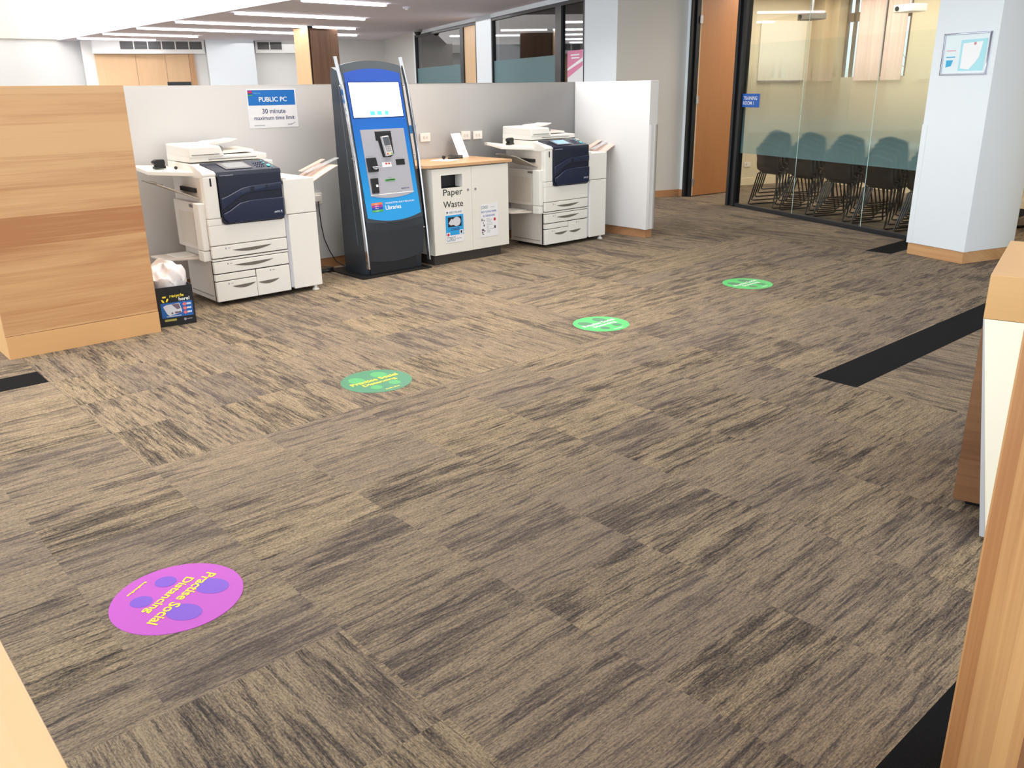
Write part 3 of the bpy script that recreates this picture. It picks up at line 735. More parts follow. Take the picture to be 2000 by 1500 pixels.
    f = MB(); n = len(s_); f.add([(x_,y_,z_) for x_,y_,z_ in s_]+[(x_,y_,z_-.028) for x_,y_,z_ in s_], [list(range(n)), list(range(2*n-1,n-1,-1))]+[(i,(i+1)%n,(i+1)%n+n,i+n) for i in range(n)])
    f.build('side_shelf', IVORY, t, bevel=.004)
    # bypass tray on the left side
    f = MB(); f.hexa([(0,.10,.752),(0,.42,.775),(-.25,.42,.875),(-.235,.15,.862),(0,.10,.764),(0,.42,.787),(-.25,.42,.884),(-.235,.15,.871)])
    f.build('bypass_tray', mat('grey tray plastic', (176,168,158), .45), t, bevel=.003)
    MB().hexa([(-.20,.2,.86),(-.20,.38,.868),(-.285,.36,.885),(-.285,.22,.88),(-.20,.2,.868),(-.20,.38,.876),(-.285,.36,.893),(-.285,.22,.888)]).build('tray_extension', SHAD, t)
    MB().box(-.012, .006, .14, .40, .80, .83).build('bypass_slot', GAPM, t)
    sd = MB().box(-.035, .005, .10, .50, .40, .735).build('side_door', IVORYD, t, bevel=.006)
    f = MB(); f.box(-.038, -.0345, .16, .42, .43, .66); f.build('door_recess', mat('side door recess', (206,196,182), .5), sd, bevel=.001)
    MB().box(-.042, -.035, .13, .20, .70, .72).build('latch', SHAD, sd)
    MB().box(-.045, .005, .03, .13, .405, .735).build('side_cover', IVORY, t, bevel=.008)
    MB().box(-.05, .005, .035, .12, .33, .402).build('side_latch', IVORY, t, bevel=.004)
    f = MB()
    f.box(.002, .0055, .08, .46, .065, .069); f.build('side_seam', SHAD, t)
    MB().box(.002, .008, .09, .12, .14, .215).build('side_grip', IVORYD, t, bevel=.002)
    f = MB(); f.hexa([(0,.14,.330),(0,.46,.330),(-.27,.46,.335),(-.25,.22,.335),(0,.14,.345),(0,.46,.345),(-.27,.46,.350),(-.25,.22,.350)])
    lt = f.build('lower_side_tray', IVORYD, t, bevel=.003)
    MB().box(-.16, -.02, .24, .44, .346, .352).build('paper_guide', IVORY, lt)
    # finisher at right
    fn = MB().box(.612, .848, .0, .50, .036, .596).build('finisher', IVORY, t, bevel=.005)
    MB().box(.595, .848, .0, .50, .600, .853).build('finisher_head', IVORY, t, bevel=.005)
    MB().box(.588, .614, .012, .48, .05, .86).build('finisher_spine', mat('pale lilac plastic', (206,206,216), .4), t)
    f = MB(); f.hexa([(.40,.01,.868),(.62,.01,.842),(.62,.40,.846),(.385,.40,.872),(.375,.0,.897),(.63,.0,.862),(.63,.42,.866),(.365,.42,.902)]); f.build('transport_bridge', IVORY, t, bevel=.004)
    f = MB(); f.prism([(.385,.868),(.60,.842),(.60,.822),(.45,.838),(.39,.858)], 'y', .004, .35); f.build('bridge_underside', BLACKP, t)
    # output tray
    def tr(u, v):
        return (.846+.30*u, .14+.30*v, .775+.085*math.sin(u*PI/2)+.055*u*u)
    o_ = MB().grid(tr, 10, 4).build('output_tray', PINK, t, smooth=True); m_ = o_.modifiers.new('thick','SOLIDIFY'); m_.thickness = .008
    f = MB(); f.hexa([(.95,.24,.86),(1.0,.24,.86),(1.0,.34,.86),(.95,.34,.86),(1.15,.22,.945),(1.20,.22,.945),(1.20,.34,.945),(1.15,.34,.945)])
    f.v = [(x_, y_, z_) for x_, y_, z_ in f.v]
    MB().hexa([(.93,.24,.862),(1.22,.24,.955),(1.22,.30,.955),(.93,.30,.862),(.93,.24,.868),(1.22,.24,.961),(1.22,.30,.961),(.93,.30,.868)]).build('tray_wing', CLEAR, t)
    MB().hexa([(.93,.32,.866),(1.14,.32,.945),(1.14,.38,.945),(.93,.38,.866),(.93,.32,.872),(1.14,.32,.951),(1.14,.38,.951),(.93,.38,.872)]).build('tray_wing', PINK, t)
    # feet and casters
    for cx, cy in ((.08,.10),(.52,.10),(.08,.44),(.52,.44)):
        f = MB(); f.cyl((cx-.015,cy,.022),(cx+.015,cy,.022),.022,14); f.box(cx-.02, cx+.02, cy-.02, cy+.02, .022, .04); f.build('caster', BLACKP, t)
    f = MB(); f.cyl((.80,.03,0),(.80,.03,.012),.028,18,.02); f.cyl((.80,.03,.012),(.80,.03,.04),.012,12); f.build('levelling_foot', IVORY, t)
    f = MB(); f.box(.84, .905, .22, .48, .052, .10); f.box(.84, .895, .26, .48, .03, .044); f.cyl((.86,.30,.02),(.88,.30,.02),.02,12); f.build('stabiliser', IVORY, t, bevel=.003)
    return t
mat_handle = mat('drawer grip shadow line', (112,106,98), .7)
make_copier('white photocopier with navy front beside the timber screen and recycling box', (2.378, 5.86, 0), SCRG)
make_copier('white photocopier between the paper waste cabinet and the partition end', (5.640, 5.86, 0), SCRB)

# black tape dispenser / stapler on each copier shelf
def stapler(x, y, z, label, rot):
    t = thing('stapler', label, 'stapler', (x, y, z), rot, 'black staplers on the copier shelves')
    MB().box(-.035, .045, -.022, .022, 0, .018).build('base', BLACKP, t, bevel=.004)
    f = MB(); f.prism([(-.025,.016),(.04,.016),(.044,.045),(.040,.062),(-.02,.065),(-.042,.055),(-.045,.04),(-.028,.028)], 'y', -.02, .02); f.build('head', BLACKP, t, bevel=.006)
    MB().box(-.02, .035, -.012, .012, .062, .067).build('top_plate', STEEL, t, bevel=.002)
stapler(2.245, 6.28, .957, 'black stapler on the shelf of the copier by the timber screen', .2)
stapler(5.52, 6.22, .957, 'black stapler on the shelf of the copier at the partition end', .2)
o = MB().sphere((0,0,.012), .012, 12, 8).build('staple_remover', BLACKP, smooth=True, loc=(2.335, 6.20, .950)); tag(o, 'small black staple remover between stapler and document feeder', 'staple remover')

# ------------------------------------------------------------------ payment kiosk
kx = 3.99; ky = 5.90
k = thing('payment_kiosk', 'tall blue and charcoal self-service payment kiosk with chrome side rails', 'kiosk', (kx, ky, 0))
def yf(z):  # front surface, leaning back towards the top
    return (5.95+.19*(z-.48) if z > .42 else 5.9386+.10*(.42-z)) - ky
def sheet(x0, x1, zb, zt_, ab, at_, off, th, nu=16, nv=24):
    x0 -= kx; x1 -= kx
    def P(u, v, o_):
        b_ = 4*u*(1-u); z0 = zb+ab*b_; z1 = zt_+at_*b_; z = z0+(z1-z0)*v
        return (x0+(x1-x0)*u, yf(z)-off+o_, z)
    f = MB(); f.grid(lambda u, v: P(u, v, 0), nu, nv); n0 = len(f.v); f.grid(lambda u, v: P(u, v, th), nu, nv)
    W2 = nu+1
    for i in range(nu):
        f.f.append([i, i+1, n0+i+1, n0+i]); f.m.append(0); j = nv*W2+i; f.f.append([j, j+1, n0+j+1, n0+j]); f.m.append(0)
    for j in range(nv):
        a = j*W2; c_ = (j+1)*W2; f.f.append([a, c_, n0+c_, n0+a]); f.m.append(0); f.f.append([a+nu, c_+nu, n0+c_+nu, n0+a+nu]); f.m.append(0)
    return f
MB().box(-.37, .33, .005, .56, 0, .012).build('base_plate', mat('black base plate', (40,38,36), .3, metal=.4), k, bevel=.002)
MB().box(-.24, .23, .085, .42, .012, .15).build('plinth', mat('kiosk plinth', (28,32,38), .4), k, bevel=.003)
f = MB(); prf = [(yf(z)+.03, z) for z in (.14,.3,.5,.8,1.1,1.4,1.6)]+[(.40,1.64),(.415,1.58),(.415,.012),(.10,.012),(.085,.14)]
f.prism(prf, 'x', 3.705-kx, 4.275-kx); f.build('body', KDARK, k, bevel=.004)
MB().prism([(.18,.25),(.184,.25),(.30,1.5),(.296,1.5)], 'x', 3.703-kx, 3.7052-kx).build('side_seam', STEEL, k)
sheet(3.712, 4.278, .135, 1.650, -.035, .035, 0, .03).build('front_panel', KMID if False else KDARK, k)
sheet(3.716, 4.274, 1.52, 1.652, 0, .035, .001, .02).build('top_arch', KMID, k)
sheet(3.732, 4.260, .482, 1.592, -.040, .035, .004, .006).build('blue_fascia', KBLUE, k)
sheet(3.752, 4.240, 1.250, 1.529, 0, 0, .005, .003).build('screen_frame', mat('dark blue bezel', (20,50,120), .3), k)
sc = sheet(3.760, 4.233, 1.258, 1.521, 0, 0, .0065, .003).build('screen', SCRW, k)
def ks(x0, x1, z0, z1, off, th=.002): return sheet(x0, x1, z0, z1, 0, 0, off, th, 1, 1)
f = MB()
for a, b_ in ((3.915,3.962),(3.982,4.028),(4.055,4.092)):
    q = ks(a, b_, 1.272, 1.304, .0072, .0006); o0 = len(f.v); f.v += q.v; f.f += [[i+o0 for i in z] for z in q.f]; f.m += q.m
f.build('icons', ICON, sc)
sf = sheet(3.795, 4.216, .650, 1.164, -.026, 0, .0065, .004).build('silver_fascia', SILV, k)
ks(3.795, 4.216, .655, .660, .0075, .001).build('fascia_line', WHITE, k)
f = ks(3.926, 4.082, 1.075, 1.146, .0078, .003); f.build('terminal_recess', BLACKP, sf)
def slab(pts, o0, o1):
    """pts (x,z) on the fascia, extruded from offset o0 to o1"""
    n = len(pts); f = MB()
    f.add([(x_-kx, yf(z_)-o0, z_) for x_, z_ in pts]+[(x_-kx, yf(z_)-o1, z_) for x_, z_ in pts], [list(range(n)), list(range(2*n-1,n-1,-1))]+[(i,(i+1)%n,(i+1)%n+n,i+n) for i in range(n)])
    return f
slab([(3.935,1.135),(4.078,1.135),(4.080,.965),(4.045,.945),(3.968,.945)], .007, .012).build('terminal_cradle', BLACKP, sf, bevel=.003)
tm = thing('card_terminal', 'silver card payment terminal mounted in the blue kiosk', 'card terminal', (kx, ky, 0)) if False else None
pt = slab([(3.966,1.105),(4.034,1.112),(4.056,.962),(3.986,.952)], .012, .040).build('card_terminal', mat('silver terminal', (206,206,210), .35), k, bevel=.004)
slab([(3.972,1.100),(4.030,1.104),(4.040,1.040),(3.981,1.036)], .0405, .042).build('terminal_screen', mat('terminal lcd', (86,92,98), .3), pt)
def keyset(rows_, m_, nm):
    f = MB()
    for cx_, cz_ in rows_:
        q = slab([(cx_-.006,cz_-.005),(cx_+.006,cz_-.005),(cx_+.006,cz_+.005),(cx_-.006,cz_+.005)], .0402, .0425); o0 = len(f.v); f.v += q.v; f.f += [[i+o0 for i in z] for z in q.f]; f.m += q.m
    f.build(nm, m_, pt)
keyset([(3.993+.017*i+.0012*j*1.4, 1.026-.015*j) for i in range(3) for j in range(3)], mat('grey key', (150,152,156), .4), 'keys')
keyset([(3.998,.972)], REDT, 'red_key'); keyset([(4.040,.974)], GRN, 'green_key'); keyset([(4.019,.973)], YEL, 'yellow_key')
slab([(3.805,.948),(3.893,.948),(3.903,.860),(3.900,.838),(3.807,.838)], .0068, .02).build('coin_slot_box', BLACKP, k, bevel=.003)
slab([(3.838,.880),(3.898,.882),(3.900,.868),(3.87,.855),(3.845,.862)], .02, .034).build('coin_chute', CHROME, k, bevel=.003)
slab([(3.813,.788),(3.885,.788),(3.876,.670),(3.812,.670)], .0068, .016).build('note_reader', BLACKP, k, bevel=.003)
slab([(3.853,.738),(3.873,.738),(3.873,.720),(3.853,.720)], .0162, .018).build('reader_light', WHITE, k)
slab([(4.085,.922),(4.173,.922),(4.173,.876),(4.087,.876)], .0068, .009).build('coin_display', BLACKP, k)
slab([(3.949,.905),(4.039,.905),(4.039,.867),(3.949,.867)], .0068, .008).build('payment_sticker', WHITE, k)
f = MB()
for a, b_ in ((3.98,3.998),(4.008,4.026)):
    q = slab([(a,.900),(b_,.900),(b_,.888),(a,.888)], .0082, .0086); o0 = len(f.v); f.v += q.v; f.f += [[i+o0 for i in z] for z in q.f]; f.m += q.m
f.build('card_marks', REDT, k)
slab([(3.954,.772),(4.051,.774),(4.051,.758),(3.954,.756)], .0068, .010).build('receipt_slot', GRN, k)
slab([(3.962,.768),(4.040,.770),(4.040,.764),(3.962,.762)], .0101, .011).build('slot_opening', BLACKP, k)
f = MB()
for a, b_, z0 in ((3.81,3.88,.958),(3.82,3.88,.797),(3.985,4.02,.782),(4.10,4.16,.928)):
    q = slab([(a,z0),(b_,z0),(b_,z0+.004),(a,z0+.004)], .0068, .0072); o0 = len(f.v); f.v += q.v; f.f += [[i+o0 for i in z] for z in q.f]; f.m += q.m
f.build('small_captions', GREYT, k)
def ktext(st, x0, z0, w_, h_, off, m_, nm, bold=0, par=k):
    V = Vector((0, .19, 1)); f = MB(); text(f, st, (x0-kx, yf(z0)-off, z0), X, V, w_, h_, bold); f.build(nm, m_, par)
ktext('MONITOR', 4.100, .684, .078, .010, .0072, NAVYT, 'maker_lettering', .02)
ktext('MORETON BAY REGION', 3.921, .578, .285, .013, .0055, WHITE, 'small_lettering')
ktext('Libraries', 3.916, .533, .152, .034, .0055, WHITE, 'large_lettering', .012)
for i, (m_, wd) in enumerate(((ORG,'library'),(MAG,'art'),(INDG,'fly'),(GRN,'enjoy'))):
    z0 = .578-.0185*i
    slab([(3.785,z0),(3.890,z0+.002),(3.890,z0+.0185),(3.785,z0+.0165)], .0045, .0056).build('logo_bar', m_, k)
    ktext(('share','art','fly','enjoy')[i], 3.815, z0+.005, .035, .009, .0062, WHITE, 'logo_lettering')
for sx, nm in ((3.688, 'left'), (4.302, 'right')):
    zs = [.075,.33,.645,.955,1.235,1.5,1.715]; ys = [5.905,5.928,5.962,6.0,6.052,6.108,6.182]
    f = MB(); n = len(zs); w_ = .007; dp = .030
    vs = []
    for z_, y_ in zip(zs, ys): vs += [(sx-w_-kx, y_-ky-.004, z_), (sx+w_-kx, y_-ky-.004, z_), (sx+w_-kx, y_-ky+dp, z_), (sx-w_-kx, y_-ky+dp, z_)]
    fs = [(0,1,2,3), tuple(4*(n-1)+i for i in (3,2,1,0))]
    for i in range(n-1):
        for j in range(4): fs.append((4*i+j, 4*i+(j+1)%4, 4*(i+1)+(j+1)%4, 4*(i+1)+j))
    f.add(vs, fs); f.build('chrome_rail', CHROME, k, bevel=.002)
    f = MB()
    for z_ in (.35, .95, 1.5): f.cyl((sx-kx, yf(z_)+.01, z_), (4.0-kx+(-.25 if sx < 4 else .25), yf(z_)+.03, z_), .006, 10)
    f.build('rail_bracket', STEEL, k)

# ------------------------------------------------------------------ paper-waste cabinet
cb = thing('waste_cabinet', 'white two-door paper waste cabinet under a beech top', 'cabinet', (4.82, 5.945, 0))
ox = 4.82
f = MB(); f.box(4.39-ox, 5.252-ox, .019, .60, .086, .100); f.box(4.39-ox, 4.408-ox, .019, .60, .1, .822); f.box(5.234-ox, 5.252-ox, .019, .60, .1, .822); f.box(4.408-ox, 5.234-ox, .585, .60, .1, .822); f.box(4.408-ox, 5.234-ox, .019, .60, .806, .822)
f.build('body', CABW, cb)
MB().box(4.394-ox, 5.165-ox, .02, .55, 0, .086).build('kickboard', KICK, cb)
# door with posting hole
hx0, hx1, hz0, hz1 = 4.484-ox, 4.722-ox, .655, .765; dx0, dx1, dz0, dz1 = 4.391-ox, 4.816-ox, .087, .820
f = MB(); f.box(dx0, hx0, 0, .018, dz0, dz1); f.box(hx1, dx1, 0, .018, dz0, dz1); f.box(hx0, hx1, 0, .018, dz0, hz0); f.box(hx0, hx1, 0, .018, hz1, dz1)
d1 = f.build('door', CABW, cb)
f = MB(); text(f, 'Paper', (4.502-ox,-.001,.5745), X, Z, .212, .072, .004); text(f, 'Waste', (4.498-ox,-.001,.488), X, Z, .218, .056, .004); f.build('lettering', BLKT, d1)
MB().box(hx1-.006, hx1, .0, .10, hz0, hz1).build('hole_lining', IVORY, d1)
MB().box(hx0-.05, hx1+.05, .10, .104, hz0-.06, hz1+.03).build('dark_liner', BLACKP, cb)
d2 = MB().box(4.819-ox, 5.251-ox, 0, .018, dz0, dz1).build('door', CABW, cb, bevel=.001)
for dd, lx in ((d1, 4.775), (d2, 4.860)):
    f = MB(); f.cyl((lx-ox,-.004,.624),(lx-ox,.001,.624),.011,16); f.box(lx-ox-.001, lx-ox+.001, -.0046, -.004, .617, .631); f.build('lock', STEEL, dd)
f = MB(); f.prism([(4.385-ox,-.012),(5.292-ox,-.012),(5.292-ox,.62),(4.30-ox,.62),(4.22-ox,.50),(4.22-ox,.16)], 'z', .830, .856) 
f.build('worktop', BEECH, cb, bevel=.002)
MB().box(4.40-ox, 5.24-ox, .015, .58, .8225, .8298).build('worktop_gap', BLACKP, cb)
# posters on the cabinet
def plate(t, w_, h_): return MB().box(0, w_, -.0008, 0, 0, h_).build('sheet', PAPER, t)
p1 = thing('recycling_poster', 'blue RECYCLING poster with cups photo on the left cabinet door', 'poster', (4.510, 5.9432, .184))
plate(p1, .205, .286)
f = MB(); quad(f, (.004,-.0012,.062), X, Z, .198, .175); f.build('blue_panel', SKYB, p1)
f = MB(); quad(f, (.030,-.0016,.135), X, Z, .150, .085); f.build('photo', BLKT, p1)
f = MB(); f.poly([(.034,-.002,.168),(.062,-.002,.148),(.088,-.002,.152),(.100,-.002,.175),(.088,-.002,.200),(.066,-.002,.205)]); disc(f, (.125,-.0024,.178), X, Z, .045, .040, 28); f.build('crumpled_paper_picture', mat('grey white print', (214,214,222), .6), p1)
f = MB(); text(f, 'RECYCLING', (.052,-.0013,.252), X, Z, .135, .017, .01); f.build('heading', TEALT, p1)
f = MB(); text(f, 'CORSO', (.012,-.0013,.010), X, Z, .095, .040, .0); f.build('corso_lettering', TEALT, p1)
f = MB(); disc(f, (.025,-.0013,.262), X, Z, .014, .014, 3); quad(f, (.06,-.0017,.118), X, Z, .095, .005); quad(f, (.055,-.0017,.105), X, Z, .105, .005)
quad(f, (.115,-.0013,.028), X, (.0,0,1), .06, .004); f.build('small_print', NAVYT, p1)
f = MB(); quad(f, (.010,-.0017,.052), X, Z, .040, .036); quad(f, (.155,-.0017,.066), X, Z, .040, .036); f.build('white_boxes', WHITE, p1)
f = MB(); disc(f, (.030,-.002,.070), X, Z, .014, .014, 20); f.build('red_mark', REDT, p1)
f = MB(); quad(f, (.165,-.002,.072), X, Z, .020, .024); f.build('black_mark', BLKT, p1)
p2 = thing('cardboard_poster', 'white CORSO recycling paper and cardboard poster on right cabinet door', 'poster', (4.909, 5.9432, .187))
plate(p2, .210, .296)
f = MB(); text(f, 'CORSO', (.012,-.0013,.252), X, Z, .078, .026, 0); f.build('corso_lettering', TEALT, p2)
f = MB(); text(f, 'RECYCLING PAPER', (.012,-.0013,.216), X, Z, .180, .017, .012); text(f, '& CARDBOARD', (.032,-.0013,.180), X, Z, .140, .017, .012); f.build('heading', mat('blue print heading', (50,90,170), .5), p2)
f = MB(); random.seed(3)
for i in range(10): quad(f, (.072,-.0013,.160-.0135*i), X, Z, random.uniform(.02,.10), .003)
quad(f, (.12,-.0013,.262), X, Z, .05, .003); f.build('small_print', GREYT, p2)
f = MB()
for (a, b_, w_, h_) in ((.012,.145,.012,.02),(.036,.142,.010,.012),(.028,.12,.008,.014),(.034,.095,.014,.018),(.014,.055,.024,.018),(.014,.034,.016,.014),(.042,.045,.010,.018),(.020,.020,.018,.008)): quad(f, (a,-.0013,b_), X, Z, w_, h_)
quad(f, (.160,-.0013,.068), X, Z, .020, .024); f.build('pictograms', mat('plum print', (90,60,84), .5), p2)
f = MB(); disc(f, (.168,-.0013,.150), X, Z, .014, .014, 20); f.build('red_mark', REDT, p2)
# things on the cabinet top
o = thing('leaning_leaflet', 'printed white leaflet leaning on the partition above the cabinet', 'leaflet', (5.14, 6.44, .856))
lf = [(-.055,0,0),(.070,.012,0),(.040,.10,.215),(-.078,.095,.213)]
MB().add(lf+[(x_,y_+.001,z_) for x_,y_,z_ in lf], [(0,1,2,3),(4,7,6,5),(0,4,5,1),(1,5,6,2),(2,6,7,3),(3,7,4,0)]).build('sheet', PAPER, o)
f = MB()
for i in range(13):
    z_ = .185-.011*i; k_ = z_/.215; yy = .10*k_-.0008+.004; f.poly([(-.045-.02*k_,yy-.004,z_),(.045-.03*k_,yy+.002,z_),(.045-.03*k_,yy+.0040,z_+.003),(-.045-.02*k_,yy-.002,z_+.003)])
f.build('print_lines', GREYT, o)
o = MB().box(-.11, .12, -.10, .10, 0, .002).build('paper_sheet', PAPER, loc=(4.80, 6.30, .856), rot=.5); tag(o, 'loose white sheet lying on the beech cabinet top', 'paper')
o = thing('desk_stapler', 'grey stapler on the beech top beside the leaflet', 'stapler', (4.99, 6.38, .856), 2.9)
MB().box(-.07, .07, -.016, .016, 0, .012).build('base', BLACKP, o, bevel=.003); MB().prism([(-.07,.028),(.05,.040),(.065,.034),(.065,.022),(-.07,.014)], 'y', -.013, .013).build('arm', mat('grey stapler arm', (70,74,78), .35), o, bevel=.003)
o = MB().sphere((0,0,.018), .018, 12, 8).build('black_clip', BLACKP, smooth=True, loc=(4.84, 6.36, .859)); tag(o, 'larger black clip on the white sheet', 'clip')
o = MB().sphere((0,0,.014), .014, 12, 8).build('black_clip', BLACKP, smooth=True, loc=(4.89, 6.42, .857)); tag(o, 'smaller black clip beside the grey stapler', 'clip')
# sockets on the partition
for x0, x1, z0, z1, lab in ((4.738,4.852,1.010,1.085,'white wall socket above the cabinet, left of the three, next to the kiosk'), (5.215,5.327,1.006,1.083,'white wall socket half hidden behind the leaning leaflet'), (5.362,5.474,1.004,1.080,'white wall socket right of the leaflet')):
    s_ = thing('power_socket', lab, 'wall socket', ((x0+x1)/2, 6.575, (z0+z1)/2), 0, 'sockets above the cabinet')
    h = (x1-x0)/2; v = (z1-z0)/2
    MB().box(-h, h, -.010, 0, -v, v).build('plate', OUTL, s_, bevel=.003)
    for sx in (-.016, .016): MB().box(sx-.008, sx+.008, -.014, -.010, -.012, .012).build('switch', IVORYD, s_, bevel=.002)
o = thing('small_blue_sign', 'little blue sign on the partition peeking from behind the kiosk', 'sign', (4.665, 6.575, 1.09))
MB().box(-.06, .03, -.003, 0, 0, .068).build('plate', PAPERB, o); f = MB(); quad(f, (-.0,-.0036,.02), X, Z, .018, .016); f.build('mark', WHITE, o)
o = thing('socket_with_plug', 'white wall socket and plug beside the left copier', 'wall socket', (3.60, 6.575, .60))
MB().box(-.03, .08, -.012, 0, -.045, .045).build('plate', OUTL, o, bevel=.003)
MB().box(.0, .05, -.05, -.012, -.02, .03).build('plug', OUTL, o, bevel=.004)
f = MB(); pts = [(.02,-.045,-.02),(.022,-.047,-.10),(.03,-.045,-.22),(.05,-.04,-.34),(.09,-.045,-.45),(.14,-.06,-.55),(.20,-.10,-.592)]
f.tube(pts, .0045).build('cord', BLACKP, o)
f = MB(); random.seed(5)
for q in range(5):
    cx_ = random.uniform(-.05,.05); r_ = random.uniform(.045,.075)
    f.tube([(cx_+r_*math.cos(a)*1.3, r_*.8*math.sin(a), .008+.006*q+.004*math.sin(3*a+q)) for a in [2*PI*i/20 for i in range(21)]], .0045, 6)
f.tube([(.05,-.02,.01),(.14,-.05,.006),(.22,-.07,.006),(.30,-.06,.006)], .0045, 6); f.tube([(-.05,0,.01),(-.16,.05,.007),(-.3,.02,.007)], .0045, 6)
o = f.build('coiled_cable', BLACKP, smooth=True, loc=(3.80, 6.40, 0) if False else (3.52, 6.42, 0)); tag(o, 'tangled black power cable on the floor between left copier and kiosk', 'cable')

# ------------------------------------------------------------------ PUBLIC PC poster
pp = thing('notice_poster', 'blue and white PUBLIC PC 30 minute time limit notice on the partition', 'notice', (3.101, 6.575, 1.191))
MB().box(0, .424, -.002, 0, 0, .293).build('sheet', PAPER, pp)
f = MB(); quad(f, (.010,-.0026,.170), X, Z, .402, .114); f.build('blue_banner', PAPERB, pp)
f = MB(); text(f, 'PUBLIC PC', (.100,-.0032,.197), X, Z, .240, .036, .014); f.build('banner_lettering', WHITE, pp)
f = MB(); text(f, '30 minute', (.120,-.0026,.108), X, Z, .200, .037, .010); text(f, 'maximum time limit', (.045,-.0026,.060), X, Z, .350, .031, .010); f.build('lettering', NAVYT, pp)
f = MB(); text(f, 'Libraries', (.062,-.0032,.256), X, Z, .055, .013, 0); f.build('small_lettering', mat('pale blue print', (120,190,235), .5), pp)
for i, m_ in enumerate((MAG, REDT, INDG, GRN)): f = MB(); quad(f, (.012,-.0032,.272-.010*i), X, Z, .036, .010); f.build('logo_bar', m_, pp)
f = MB(); quad(f, (.04,-.0026,.016), X, Z, .09, .004); f.build('small_print', GREYT, pp); f = MB(); f.poly([(.33,-.0026,.018),(.365,-.0026,.018),(.40,-.0026,.034),(.395,-.0026,.036),(.362,-.0026,.024),(.33,-.0026,.024)]); f.build('corner_logo', GREYT, pp)

# ------------------------------------------------------------------ recycling box with bag
rb = thing('recycling_box', 'black "recycle here!" cardboard box in front of the left copier', 'recycling box', (1.965, 5.575, 0), math.radians(-8))
BW = .125; BD = .33; BH = .262
f = MB(); tk = .006
f.box(-BW, BW, 0, tk, 0, BH-.05); f.box(-BW, -.045, 0, tk, BH-.05, BH-.02); f.box(.045, BW, 0, tk, BH-.05, BH-.02); f.box(-BW, BW, 0, tk, BH-.02, BH)
f.box(-BW, -BW+tk, tk, BD, 0, BH+.06); f.box(BW-tk, BW, tk, BD, 0, BH); f.box(-BW, BW, BD-tk, BD, 0, BH+.08); f.box(-BW, BW, tk, BD-tk, 0, tk); f.box(-.07, .07, tk, tk+.003, BH-.07, BH-.005)  # last plate is added behind the handle slot to keep it dark
f.build('box', mat('black corflute', (22,23,28), .5), rb)
f = MB(); f.prism([(0,.0),(.19,.0),(.30,.07),(.33,.09),(.33,0)], 'x', BW, BW+.001); 
sy = -.0012
f = MB(); quad(f, (-.088,sy,.058), X, Z, .200, .100); f.build('blue_panel', mat('deep blue print', (30,100,180), .5), rb)
f = MB(); text(f, 'recycle', (-.025,sy,.186), X, Z, .090, .026, .02)
for a in range(3):
    an = math.radians(90+120*a)
    cx_, cz_ = -.058+.016*math.cos(an), .182+.016*math.sin(an)
    tx, tz = -math.sin(an), math.cos(an)
    f.poly([(cx_-tx*.012+math.cos(an)*.005,sy,cz_-tz*.012+math.sin(an)*.005),(cx_+tx*.010+math.cos(an)*.006,sy,cz_+tz*.010+math.sin(an)*.006),(cx_+tx*.016-math.cos(an)*.002,sy,cz_+tz*.016-math.sin(an)*.002),(cx_+tx*.008-math.cos(an)*.006,sy,cz_+tz*.008-math.sin(an)*.006),(cx_-tx*.008-math.cos(an)*.005,sy,cz_-tz*.008-math.sin(an)*.005)])
f.build('yellow_print', YEL, rb)
f = MB(); text(f, 'here!', (.030,sy,.164), X, Z, .070, .024, .02); f.build('white_lettering', WHITE, rb)
f = MB(); f.poly([(-.075,-.002,.135),(-.055,-.002,.145),(.030,-.002,.150),(.042,-.002,.100),(.040,-.002,.085),(-.040,-.002,.070),(-.055,-.002,.085)]); quad(f, (-.06,-.002,.064), X, Z, .095, .005)
for i in range(3): quad(f, (.075,-.002,.133-.028*i), X, Z, .028, .012)
f.build('copier_picture', mat('print grey white', (216,220,230), .5), rb)
f = MB(); f.poly([(-.020,-.0026,.146),(.026,-.0026,.147),(.034,-.0026,.112),(.010,-.0026,.110)]); quad(f, (-.028,-.0026,.080), X, Z, .012, .012); quad(f, (-.005,-.0026,.083), X, Z, .040, .012); f.build('dark_details', mat('print mauve', (120,100,116), .5), rb)
f = MB()
for i in range(3): disc(f, (.062,-.0022,.138-.028*i), X, Z, .012, .011, 20)
f.build('red_rings', mat('print coral', (232,120,124), .5), rb)
f = MB(); quad(f, (-.075,sy,.034), X, Z, .075, .014); f.build('yellow_strip', mat('print olive', (176,172,90), .5), rb)
f = MB(); disc(f, (.055,sy,.036), X, Z, .009, .009, 18); quad(f, (.068,sy,.034), X, Z, .032, .005); f.build('grey_mark', GREYT, rb)
bag = MB(); random.seed(11)
ph = [random.uniform(0, 2*PI) for _ in range(8)]
